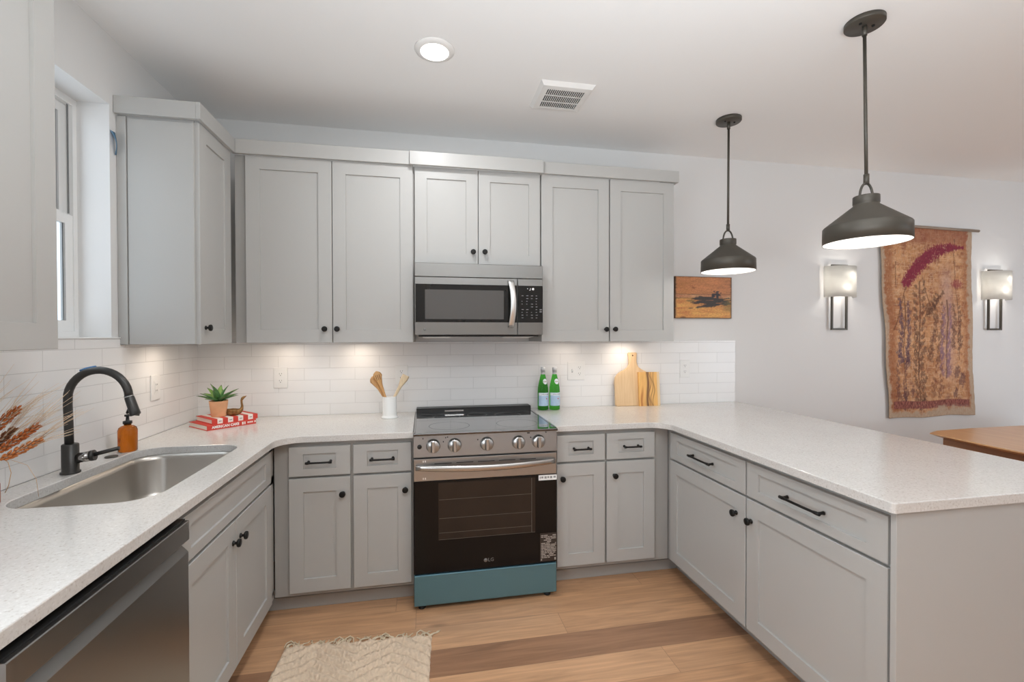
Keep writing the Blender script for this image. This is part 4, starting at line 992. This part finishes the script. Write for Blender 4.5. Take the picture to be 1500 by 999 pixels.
# ------------------------------------------------------------------ pendants
emis = mat('lamp bulb glow', (1, 1, 1), 0.5, emit=(1.0, 0.95, 0.88), es=7.0, bump=0.01)
emis_soft = mat('soft white bulb glow', (1, 1, 1), 0.5, emit=(1.0, 0.95, 0.88), es=2.2, bump=0.01)
whitein = mat('white enamel lining', (0.88, 0.87, 0.85), 0.4, bump=0.01)
def pendant(label, x, y, lean):
    r = thing('pendant_lamp', label, 'pendant lamp', (x, y, CEIL), group='pendant lamps over the peninsula')
    b0 = 1.805 - CEIL
    cy = MB().lathe([(0, 0), (0.072, 0), (0.072, -0.016), (0.070, -0.019), (0, -0.019)], 48).done('canopy', M['bronze'], r)
    sc = MB()
    for s in (-1, 1): sc.lathe([(0, 0), (0.006, 0), (0.005, -0.005), (0, -0.006)], 12, T(s * 0.032, -0.01, -0.0188))
    sc.done('screw', M['black'], cy)
    MB().tube([(0, 0, -0.018), (0, 0, -0.06)], 0.0095, 16).tube([(0, 0, -0.05), (lean, 0, b0 + 0.255)], 0.0066, 14).tube([(lean, 0, b0 + 0.290), (lean, 0, b0 + 0.248)], 0.0105, 16).done('rod', M['bronze'], r)
    # loop
    pts = []
    for i in range(17):
        a = PI * i / 16; pts.append((lean + 0.034 * math.cos(a) * (1.0 if i in (0, 16) else 0.96), 0, b0 + 0.192 + 0.060 * math.sin(a)))
    MB().tube(pts, 0.0048, 12).done('loop', M['bronze'], r)
    sh = MB().lathe([(0, 0.197), (0.046, 0.197), (0.047, 0.195), (0.047, 0.166), (0.045, 0.164), (0.046, 0.158), (0.150, 0.074), (0.1535, 0.069), (0.1545, 0.0), (0.1525, 0.0), (0.1515, 0.068), (0.1485, 0.0715), (0.044, 0.1555), (0, 0.157)], 64, T(lean, 0, b0))
    sh = sh.done('shade', M['bronze'], r)
    MB().lathe([(0.1519, 0.001), (0.1508, 0.067), (0.1478, 0.0705), (0.0435, 0.1548), (0, 0.1562)], 64, T(lean, 0, b0), cap=False).done('lining', whitein, sh)
    MB().lathe([(0.016, 0.156), (0.016, 0.125), (0.014, 0.123), (0, 0.123)], 20, T(lean, 0, b0)).done('socket', M['white_plastic'], r)
    MB().lathe([(0, 0.046), (0.014, 0.049), (0.026, 0.060), (0.030, 0.076), (0.026, 0.094), (0.015, 0.110), (0.013, 0.124)], 28, T(lean, 0, b0)).done('bulb', emis, r)
    light('pendant_light', 'POINT', (x + lean, y, 1.805 + 0.035), 1.4, (1.0, 0.96, 0.90), shadow_soft_size=0.02)
    return r
pendant('dark bronze pendant lamp over the far end of the peninsula, smaller in view', 3.195, -0.555, -0.002)
pendant('dark bronze pendant lamp over the near end of the peninsula, larger in view', 3.190, -1.425, 0.014)

# ------------------------------------------------------------------ wall sconces
def shade_mat():
    m = bpy.data.materials.new('pale linen lamp shade'); m.use_nodes = True; nt = m.node_tree; N = nt.nodes; L = nt.links
    b = N['Principled BSDF']; b.inputs['Base Color'].default_value = (0.82, 0.80, 0.75, 1); b.inputs['Roughness'].default_value = 0.9
    tc = N.new('ShaderNodeTexCoord'); mp = N.new('ShaderNodeMapping'); mp.inputs['Scale'].default_value = (6, 6, 160)
    n = N.new('ShaderNodeTexNoise'); n.inputs['Scale'].default_value = 1; L.new(tc.outputs['Object'], mp.inputs[0]); L.new(mp.outputs[0], n.inputs['Vector'])
    r = N.new('ShaderNodeValToRGB'); r.color_ramp.elements[0].color = (0.82, 0.81, 0.78, 1); r.color_ramp.elements[1].color = (0.93, 0.92, 0.89, 1); L.new(n.outputs['Fac'], r.inputs[0]); L.new(r.outputs[0], b.inputs['Base Color'])
    tr = N.new('ShaderNodeBsdfTranslucent'); L.new(r.outputs[0], tr.inputs['Color'])
    mx = N.new('ShaderNodeMixShader'); mx.inputs[0].default_value = 0.72
    L.new(b.outputs[0], mx.inputs[1]); L.new(tr.outputs[0], mx.inputs[2]); L.new(mx.outputs[0], N['Material Output'].inputs['Surface'])
    return m
M['shade'] = shade_mat()
def sconce(label, x):
    r = thing('wall_sconce', label, 'wall lamp', (x, -0.001, 1.454), group='wall sconces flanking the hanging')
    f = MB(); w, h, t_ = 0.148, 0.514, 0.014
    f.box(-w / 2, -w / 2 + t_, -0.030, -0.016, 0, h, 0.001).box(w / 2 - t_, w / 2, -0.030, -0.016, 0, h, 0.001).box(-w / 2 + t_, w / 2 - t_, -0.030, -0.016, 0, t_, 0.001).box(-w / 2 + t_, w / 2 - t_, -0.030, -0.016, h - t_, h, 0.001)
    f.box(-w / 2 + t_, w / 2 - t_, -0.028, -0.018, 0.36, 0.38).done('frame', M['bronze'], r)
    MB().box(-0.055, 0.055, -0.016, 0.0, 0.315, 0.43, 0.003).done('back_plate', M['bronze'], r)
    z0, z1 = 0.257, 0.497; n = 28; V = []
    for i in range(n + 1):
        a = PI * i / n; xx = 0.132 * math.cos(a); yy = -0.012 - 0.094 * math.sin(a) ** 0.8
        V += [(xx, yy, z0), (xx, yy, z1)]
    F = [(2 * i, 2 * i + 1, 2 * i + 3, 2 * i + 2) for i in range(n)]
    so = MB().faces(V, F, True).done('shade', M['shade'], r)
    md = so.modifiers.new('thickness', 'SOLIDIFY'); md.thickness = 0.0012
    for bx, bz in ((0.048, 0.430), (-0.020, 0.325)):
        MB().lathe([(0, -0.024), (0.012, -0.020), (0.017, -0.004), (0.014, 0.010), (0.008, 0.022), (0, 0.024)], 18, T(bx, -0.058, bz)).done('bulb', emis_soft, r)
        light('sconce_light', 'POINT', (x + bx * 0.6, -0.085, 1.454 + bz), 1.1, (1.0, 0.94, 0.86), shadow_soft_size=0.015)
    MB().box(-0.022, 0.050, -0.05, -0.030, 0.37, 0.385, 0.003).done('socket_arm', M['bronze'], r)
    return r
sconce('dark-framed wall sconce with pale linen shade, left of the tapestry', 4.570)
sconce('dark-framed wall sconce with pale linen shade, right of the tapestry', 6.132)

# ------------------------------------------------------------------ wall pictures painted on vertex grids
def paint_panel(nx, nz, w, h, fn, th, name, material, warp=None):
    bm = bmesh.new(); cl = bm.loops.layers.float_color.new('paint'); G = {}
    for i in range(nx + 1):
        for j in range(nz + 1):
            u, v = i / nx, j / nz; p = warp(u, v) if warp else (w * u, 0, h * v); G[i, j] = (bm.verts.new(p), u, v)
    for i in range(nx):
        for j in range(nz):
            ks = [(i, j), (i + 1, j), (i + 1, j + 1), (i, j + 1)]; f = bm.faces.new([G[k][0] for k in ks]); f.smooth = True
            for lp, k in zip(f.loops, ks): lp[cl] = (*np.clip(PAL[k] if False else fn(G[k][1], G[k][2]), 0, 1), 1)
    me = bpy.data.meshes.new(name); bm.to_mesh(me); bm.free(); me.materials.append(material)
    o = bpy.data.objects.new(name, me); COL.objects.link(o); 
    md = o.modifiers.new('thickness', 'SOLIDIFY'); md.thickness = th; md.offset = -1
    return o
def fbm(u, v, s, o=4, seed=0.0): return noise.fractal(Vector((u * s + seed, v * s - seed, seed)), 0.6, 2.0, o)
def lerp(a, b, k): k = min(1, max(0, k)); return a * (1 - k) + b * k
def sm(e0, e1, x): t_ = min(1, max(0, (x - e0) / (e1 - e0))); return t_ * t_ * (3 - 2 * t_)
Sa = lambda *c: np.array(S(*c))
def painting_fn(u, v):
    n1 = fbm(u, v, 3, 4, 2.0); n2 = fbm(u * 0.5, v * 2.2, 7, 4, 5.0)
    sky = lerp(Sa(186, 124, 72), Sa(160, 104, 70), u * 0.8 + 0.2 * n1); sky = lerp(sky, Sa(198, 130, 84), 0.5 + n2)
    sand = lerp(Sa(214, 160, 88), Sa(190, 120, 66), 0.4 + 0.8 * n2)
    c = sky if v > 0.56 else sand
    if 0.49 < v <= 0.575: c = lerp(Sa(196, 150, 108), Sa(178, 120, 84), 0.5 + n2)
    c = lerp(c, Sa(84, 58, 40), (1 - sm(0.0, 0.016, abs(v - 0.575 - 0.012 * n2))) * 0.8)
    c = lerp(c, Sa(92, 66, 40), (1 - sm(0.0, 0.018, abs(v - 0.485 - 0.02 * n2))) * (0.8 if u < 0.5 else .4))
    # dark marsh
    yc = 0.40 + 0.05 * n1; d = ((u - 0.62) / 0.36) ** 2 + ((v - yc) / 0.145) ** 2 + 0.9 * n2
    c = lerp(c, Sa(58, 50, 46), 1 - sm(0.55, 1.05, d))
    d = ((u - 0.72) / 0.085) ** 2 + ((v - 0.575) / 0.085) ** 2 + 1.4 * fbm(u, v, 22, 2, 1.0); c = lerp(c, Sa(50, 46, 50), 1 - sm(0.5, 1.1, d))
    c = lerp(c, Sa(112, 100, 56), 0.6 * sm(0.78, 0.95, u) * (1 - sm(0.36, 0.46, v)) * sm(0.12, 0.22, v))
    c = lerp(c, Sa(92, 96, 58), 0.7 * (1 - sm(0.3, 1.0, ((u - 0.27) / 0.10) ** 2 + ((v - 0.42) / 0.03) ** 2)))
    for (a, b, w_) in ((0.34, 0.352, 0.06), (0.27, 0.243, 0.06)): c = lerp(c, Sa(70, 46, 34), 0.8 * (1 - sm(0.4, 1, ((u - a) / w_) ** 2 + ((v - b) / 0.012) ** 2)))
    c = lerp(c, Sa(120, 62, 40), 0.5 * (1 - sm(0.3, 1, ((u - 0.32) / 0.05) ** 2 + ((v - 0.76) / 0.05) ** 2 + n2 * 2)))
    c = lerp(c, Sa(100, 66, 42), 0.7 * (1 - sm(0.3, 1, ((u - 0.14) / 0.06) ** 2 + ((v - 0.02) / 0.03) ** 2)))
    e = min(u, 1 - u, v, 1 - v); c = lerp(Sa(92, 66, 46), c, sm(0.0, 0.03, e + 0.01 * n2))
    return c * (1 + 0.25 * fbm(u, v, 40, 2, 3.0))
o = paint_panel(110, 76, 0.462, 0.307, painting_fn, 0.018, 'landscape_painting', M['canvas'])
o.location = (3.160, -0.020, 1.540); tag(o, 'small orange-brown marsh landscape painting on the wall beyond the right upper cabinet', 'painting')

LEAF = []
rl = random.Random(21)
def sprig(x0, z0, x1, z1, n, size, col, spread):
    n = int(n * 1.3)
    for i in range(n):
        f = (i + 0.5) / n; s = -1 if i % 2 else 1
        LEAF.append((x0 + (x1 - x0) * f + s * spread * rl.uniform(.5, 1), z0 + (z1 - z0) * f, 1.55 * size * rl.uniform(.6, 1.1) * (1.1 - .5 * f), s * rl.uniform(.5, 1.0), col))
sprig(0.36, 0.06, 0.41, 0.72, 26, 0.042, Sa(84, 58, 52), 0.05)
sprig(0.20, 0.28, 0.24, 0.62, 34, 0.034, Sa(98, 78, 92), 0.055)
sprig(0.55, 0.30, 0.62, 0.62, 20, 0.036, Sa(110, 78, 64), 0.06)
sprig(0.66, 0.22, 0.70, 0.60, 46, 0.026, Sa(142, 112, 128), 0.05)
sprig(0.80, 0.36, 0.82, 0.60, 16, 0.036, Sa(104, 74, 66), 0.05)
sprig(0.48, 0.55, 0.64, 0.66, 9, 0.04, Sa(92, 62, 50), 0.03)
sprig(0.14, 0.05, 0.18, 0.30, 12, 0.035, Sa(106, 72, 70), 0.05)
sprig(0.56, 0.10, 0.60, 0.28, 8, 0.032, Sa(128, 82, 62), 0.04)
for x, z, s in ((0.80, 0.235, .05), (0.86, 0.19, .055), (0.77, 0.12, .04), (0.25, 0.31, .04), (0.20, 0.12, .05), (0.28, 0.14, .04)): LEAF.append((x, z, s * 1.5, 0.4, Sa(82, 52, 66)))
def tap_fn(u, v):
    n1 = fbm(u, v * 2.1, 3.0, 5, 1.0); n2 = fbm(u, v * 2.1, 14, 4, 7.0); n3 = fbm(u * 3, v * 2, 30, 3, 3.0)
    c = lerp(Sa(178, 128, 88), Sa(204, 156, 112), 0.5 + 0.9 * n1); c = lerp(c, Sa(150, 100, 76), max(0, n2) * 1.1)
    c = lerp(c, Sa(218, 178, 142), max(0, -n2 - .1) * 0.9)
    if fbm(u * 0.4, v * 9, 26, 2, 11.0) > 0.28 or fbm(u * 9, v, 16, 2, 13.0) > 0.36: c = lerp(c, Sa(222, 190, 156), 0.45)
    c = lerp(c, Sa(154, 98, 66), 0.7 * (1 - sm(0.08, 0.16, u)) + 0.6 * sm(0.86, 0.93, u))
    c = lerp(c, Sa(150, 92, 76), 0.6 * sm(0.90, 0.94, v))
    c = lerp(c, Sa(188, 158, 150), 0.55 * math.exp(-((u - 0.71) / 0.075) ** 2) * sm(0.12, 0.3, v) * (1 - sm(0.7, 0.85, v)))
    # stems
    for x0, z0, x1, z1, w_ in ((0.36, 0.04, 0.41, 0.72, .012), (0.20, 0.26, 0.24, 0.64, .010), (0.30, 0.74, 0.10, 0.46, .008), (0.44, 0.74, 0.60, 0.42, .007), (0.68, 0.2, 0.70, 0.62, .012), (0.84, 0.3, 0.80, 0.95, .006), (0.15, 0.70, 0.16, 0.82, .006)):
        f = (v - z0) / (z1 - z0)
        if 0 <= f <= 1: c = lerp(c, Sa(98, 66, 52), 0.75 * (1 - sm(w_ * .4, w_, abs(u - (x0 + (x1 - x0) * f) + 0.01 * n1))))
    for x, z, s, a, cc in LEAF:
        du, dv = (u - x), (v - z) * 2.0
        if abs(du) > 0.09 or abs(dv) > 0.12: continue
        ca, sa = math.cos(a), math.sin(a); p, q = du * ca - dv * sa * 0.6, du * sa + dv * ca
        d = (p / (s * 0.42)) ** 2 + (q / s) ** 2 + n3 * 1.2
        c = lerp(c, cc, 0.62 * (1 - sm(0.6, 1.1, d)))
    # magenta plume from the top right down to the left
    best = 9
    for t_ in np.linspace(0, 1, 22):
        px = 0.27 + 0.62 * t_; pz = 0.715 + 0.19 * (1 - (1 - t_) ** 2.6); wd = 0.075 * (0.7 + 0.5 * math.sin(PI * (t_ * 0.9 + 0.05)) - 0.55 * t_)
        best = min(best, math.hypot(u - px, (v - pz) * 2.0) / max(0.02, wd))
    c = lerp(c, lerp(Sa(150, 58, 76), Sa(116, 42, 62), 0.5 + n3), 1 - sm(0.75, 1.15, best + 0.5 * n3))
    c = lerp(c, Sa(150, 66, 76), 0.7 * (1 - sm(0.4, 1.1, ((u - .83) / .07) ** 2 + ((v - .71) / .025) ** 2 + n3)))
    # bottom purple-brown band and pale border
    if 0.045 < v < 0.085: c = lerp(Sa(120, 70, 66), Sa(158, 100, 88), 0.5 + n3 * 1.5) if 0.05 < u < 0.93 else c
    e = min(u * 0.9, (1 - u) * 0.9, v * 1.7 * 0.62, 1.2 - v * 1.14); e += 0.018 * n2 + 0.008 * n3
    lim = 0.036 if u > 0.5 else 0.018
    c = lerp(lerp(Sa(196, 178, 156), Sa(172, 150, 128), 0.5 + n3), c, sm(lim, lim + 0.022, e))
    c = lerp(c, Sa(226, 196, 160), 0.5 * (1 - sm(0.0, 0.05, abs(n2 - 0.12))) * (0.5 + n1))
    return c * (1 + 0.18 * n3) * np.array((0.93, 0.87, 0.84))
tp = thing('wall_tapestry', 'tall faded botanical cloth hanging from a wooden rod between the wall sconces', 'tapestry', (4.94, -0.012, 0.742))
def warp(u, v):
    xl = 0.118 + (0.008 - 0.118) * v + 0.006 * math.sin(v * 17); xr = 0.992 + (0.938 - 0.992) * v + 0.006 * math.sin(v * 13 + 1)
    return (xl + (xr - xl) * u, -0.008 - 0.006 * math.sin(u * 9 + v * 4) * (1 - v) - 0.003 * fbm(u, v * 2, 9, 2, 1.0), 0.012 * (1 - v) * math.sin(u * 11) * 0.5 + 1.548 * v - 0.006 * (1 - v) * (1 - u))
o = paint_panel(150, 250, 1, 1, tap_fn, 0.0025, 'cloth', M['cloth'], warp); o.parent = tp
MB().tube([(-0.03, -0.016, 1.560), (0.5, -0.016, 1.553), (1.005, -0.016, 1.545)], 0.0115, 14).done('rod', M['rod_wood'], tp)

# ------------------------------------------------------------------ ceiling fittings
r = thing('recessed_light', 'round white recessed ceiling light glowing above the left upper cabinets', 'ceiling light', (1.408, -0.905, CEIL))
MB().lathe([(0.065, -0.012), (0.070, -0.013), (0.090, -0.004), (0.092, 0.0), (0.065, 0.0), (0.065, -0.012)], 48, cap=False).done('trim_ring', M['white_plastic'], r)
MB().lathe([(0, -0.009), (0.0648, -0.009), (0.0648, -0.007), (0, -0.007)], 48).done('lens', mat('lit lens', (1, 1, 1), 0.5, emit=(1.0, 0.97, 0.93), es=6.0, bump=0.01), r)
r = thing('ceiling_vent', 'square white slotted ceiling vent above the microwave', 'vent', (2.106, -0.627, CEIL))
hx, hy = 0.149, 0.138
vt = MB()
V = [(-hx, -hy, 0), (hx, -hy, 0), (hx, hy, 0), (-hx, hy, 0)]; i_ = 0.016; V += [(s1 * (hx - i_), s2 * (hy - i_), -0.020) for s1, s2 in ((-1, -1), (1, -1), (1, 1), (-1, 1))]
ix, iy = 0.104, 0.098; V += [(s1 * ix, s2 * iy, -0.022) for s1, s2 in ((-1, -1), (1, -1), (1, 1), (-1, 1))]
V += [(s1 * ix, s2 * iy, -0.008) for s1, s2 in ((-1, -1), (1, -1), (1, 1), (-1, 1))]
F = []
for k in (0, 4, 8):
    for i in range(4): j = (i + 1) % 4; F.append((k + i, k + 4 + i, k + 4 + j, k + j))
vt.faces(V, F).done('frame', M['white_plastic'], r)
MB().box(-ix, ix, -iy, iy, -0.013, -0.008).done('cavity', M['slot'], r)
g = MB(); n = 19
for i in range(n + 1):
    x = -ix + 2 * ix * i / n; g.box(x - 0.0021, x + 0.0021, -iy, iy, -0.0215, -0.0195)
for y in (-iy + 0.004, -0.033, 0.033, iy - 0.004): g.box(-ix, ix, y - 0.0035, y + 0.0035, -0.0214, -0.0190)
g.done('grille', M['white_plastic'], r)

# ------------------------------------------------------------------ blue tape by the window
t = MB(); V = []; n = 12
for i in range(n + 1):
    f = i / n; z = 0.098 * (1 - f); off = 0.002 + 0.016 * math.sin(PI * f) ** 1.0; y = 0.030 * f ** 1.6; wd = 0.034 - 0.022 * f
    V += [(off, y, z), (off * 0.5 + 0.0006, y + wd, z + 0.003)]
t.faces(V, [(2 * i, 2 * i + 1, 2 * i + 3, 2 * i + 2) for i in range(n)], True)
o = t.done('tape_strip', mat('blue painter tape', S(96, 132, 162), 0.6, bump=0.03), None, (0.0005, -0.757, 2.222)); md = o.modifiers.new('t', 'SOLIDIFY'); md.thickness = 0.0004
tag(o, 'peeling strip of blue tape on the wall between window and corner cabinet', 'tape')

# ------------------------------------------------------------------ dining table
tb = thing('dining_table', 'oiled wooden dining table with rounded edge beyond the peninsula', 'table', (5.64, -1.4, 0))
# top outline: bowed long sides (along y), flat far end
pts = []
hw, hl = 0.86, 0.93
def side(s):
    out = []
    for i in range(15):
        v = -1 + 2 * i / 14; out.append((s * (hw + 0.07 * (1 - v * v)), hl * 0.94 * v))
    return out
pts = side(1) + [(0.74, hl * 0.99), (0.4, hl + 0.012), (0, hl + 0.016), (-0.4, hl + 0.012), (-0.74, hl * 0.99)] + list(reversed(side(-1))) + [(-0.74, -hl * 0.99), (0, -hl), (0.74, -hl * 0.99)]
tt = bmesh.new(); n = len(pts)
rg1 = [tt.verts.new((x, y, 0.740)) for x, y in pts]; rg2 = [tt.verts.new((x * 1.003, y * 1.003, 0.733)) for x, y in pts]; rg3 = [tt.verts.new((x * 0.95, y * 0.955, 0.712)) for x, y in pts]
for a, b in ((rg1, rg2), (rg2, rg3)):
    for i in range(n): tt.faces.new((a[i], a[(i + 1) % n], b[(i + 1) % n], b[i]))
tt.faces.new(rg1); tt.faces.new(list(reversed(rg3))); bmesh.ops.recalc_face_normals(tt, faces=tt.faces[:])
MB().merge(tt, False).done('tabletop', M['table_wood'], tb)
ap = MB(); ax, ay = 0.80, 0.84
ap.box(-ax, -ax + 0.022, -ay, ay, 0.62, 0.7115, 0.002).box(ax - 0.022, ax, -ay, ay, 0.62, 0.7115, 0.002).box(-ax + 0.022, ax - 0.022, ay - 0.022, ay, 0.62, 0.7115, 0.002).box(-ax + 0.022, ax - 0.022, -ay, -ay + 0.022, 0.62, 0.7115, 0.002)
ap.done('apron', M['table_leg'], tb)
for sx in (-1, 1):
    for sy in (-1, 1):
        x, y = sx * 0.765, sy * 0.805; mb = MB(); tq = bmesh.new()
        a = [tq.verts.new((x + q * 0.03, y + p * 0.03, 0.70)) for q, p in ((-1, -1), (1, -1), (1, 1), (-1, 1))]; b = [tq.verts.new((x + sx * 0.03 + q * 0.016, y + sy * 0.03 + p * 0.016, 0)) for q, p in ((-1, -1), (1, -1), (1, 1), (-1, 1))]
        for i in range(4): tq.faces.new((a[i], a[(i + 1) % 4], b[(i + 1) % 4], b[i]))
        tq.faces.new(a); tq.faces.new(b); bmesh.ops.recalc_face_normals(tq, faces=tq.faces[:]); mb.merge(tq, False).done('leg', M['table_leg'], tb)

# ------------------------------------------------------------------ rug
rug = thing('rug', 'cream tufted chevron rug with knotted fringe on the wooden floor', 'rug', (0.735, -0.862, 0.0005), -0.058)
RWd, RLn = 0.652, 1.05
def rug_pile():
    bm = bmesh.new(); cl = bm.loops.layers.float_color.new('paint'); nx, ny = 200, 320; G = {}
    per = RWd / 2.0
    for i in range(nx + 1):
        for j in range(ny + 1):
            x, y = RWd * i / nx, -RLn * j / ny
            zig = abs(((x / per + 0.02) % 1.0) - 0.5) * 2
            ph = (y * 1.0 + zig * 0.105) / 0.058 + 0.3 * noise.noise(Vector((x * 12, y * 12, 0)))
            rid = 0.5 + 0.5 * math.cos(2 * PI * ph); rid = rid ** 0.6
            nz_ = noise.fractal(Vector((x * 90, y * 90, 1.0)), 0.6, 2.0, 3)
            e = min(x, RWd - x, -y, RLn + y); ef = min(1, e / 0.012)
            h = (0.005 + 0.014 * rid + 0.005 * nz_) * (0.35 + 0.65 * ef)
            wx = 0.004 * noise.noise(Vector((y * 30, i, 0))) if i in (0, nx) else 0
            wy = 0.003 * noise.noise(Vector((x * 40, 0, 4))) if j in (0, ny) else 0
            v = bm.verts.new((x + wx, y + wy, max(0.001, h))); sh = 0.86 + 0.14 * rid + 0.10 * nz_
            G[i, j] = (v, np.clip(Sa(224, 202, 177) * (0.92 + 0.12 * nz_), 0, 1))
    for i in range(nx):
        for j in range(ny):
            ks = [(i, j), (i, j + 1), (i + 1, j + 1), (i + 1, j)]; f = bm.faces.new([G[k][0] for k in ks]); f.smooth = True
            for lp, k in zip(f.loops, ks): lp[cl] = (*G[k][1], 1)
    bd = [G[i, 0][0] for i in range(nx + 1)] + [G[nx, j][0] for j in range(1, ny + 1)] + [G[i, ny][0] for i in range(nx - 1, -1, -1)] + [G[0, j][0] for j in range(ny - 1, 0, -1)]
    bk = [bm.verts.new((v.co.x, v.co.y, 0)) for v in bd]
    for k in range(len(bd)): bm.faces.new((bd[k], bd[(k + 1) % len(bd)], bk[(k + 1) % len(bd)], bk[k]))
    bmesh.ops.recalc_face_normals(bm, faces=bm.faces[:])
    me = bpy.data.meshes.new('pile'); bm.to_mesh(me); bm.free(); me.materials.append(M['rugm'])
    o = bpy.data.objects.new('pile', me); COL.objects.link(o); o.parent = rug
rug_pile()
yarn = mat('cream yarn', S(216, 200, 174), 1.0, bump=0.5, bscale=600)
rr = random.Random(12)
def tassel(x, y, s):
    mb = MB()
    for k in range(4):
        p = [Vector((x + rr.uniform(-.006, .006), y - s * 0.006, 0.006))]; dx = rr.uniform(-0.010, 0.010)
        for q in range(1, 6):
            p.append(p[-1] + Vector((dx + rr.uniform(-0.007, 0.007), s * rr.uniform(0.005, 0.011), (0.004 if q < 2 else -0.003) + rr.uniform(-.002, .002)))); p[-1].z = max(0.0025, p[-1].z)
        mb.tube(p, [0.0028, 0.003, 0.0028, 0.0026, 0.0024, 0.002], 7)
    if rr.random() < 0.55:
        a = [Vector((x - 0.018, y, 0.004)), Vector((x - 0.016, y + s * 0.022, 0.009)), Vector((x, y + s * 0.036, 0.010)), Vector((x + 0.018, y + s * 0.022, 0.008)), Vector((x + 0.022, y, 0.004))]; mb.tube(a, 0.0028, 7)
    mb.done('fringe_tassel', yarn, rug)
for i in range(13): tassel(0.012 + (RWd - 0.02) * i / 12 + rr.uniform(-.006, .006), 0.0, 1)
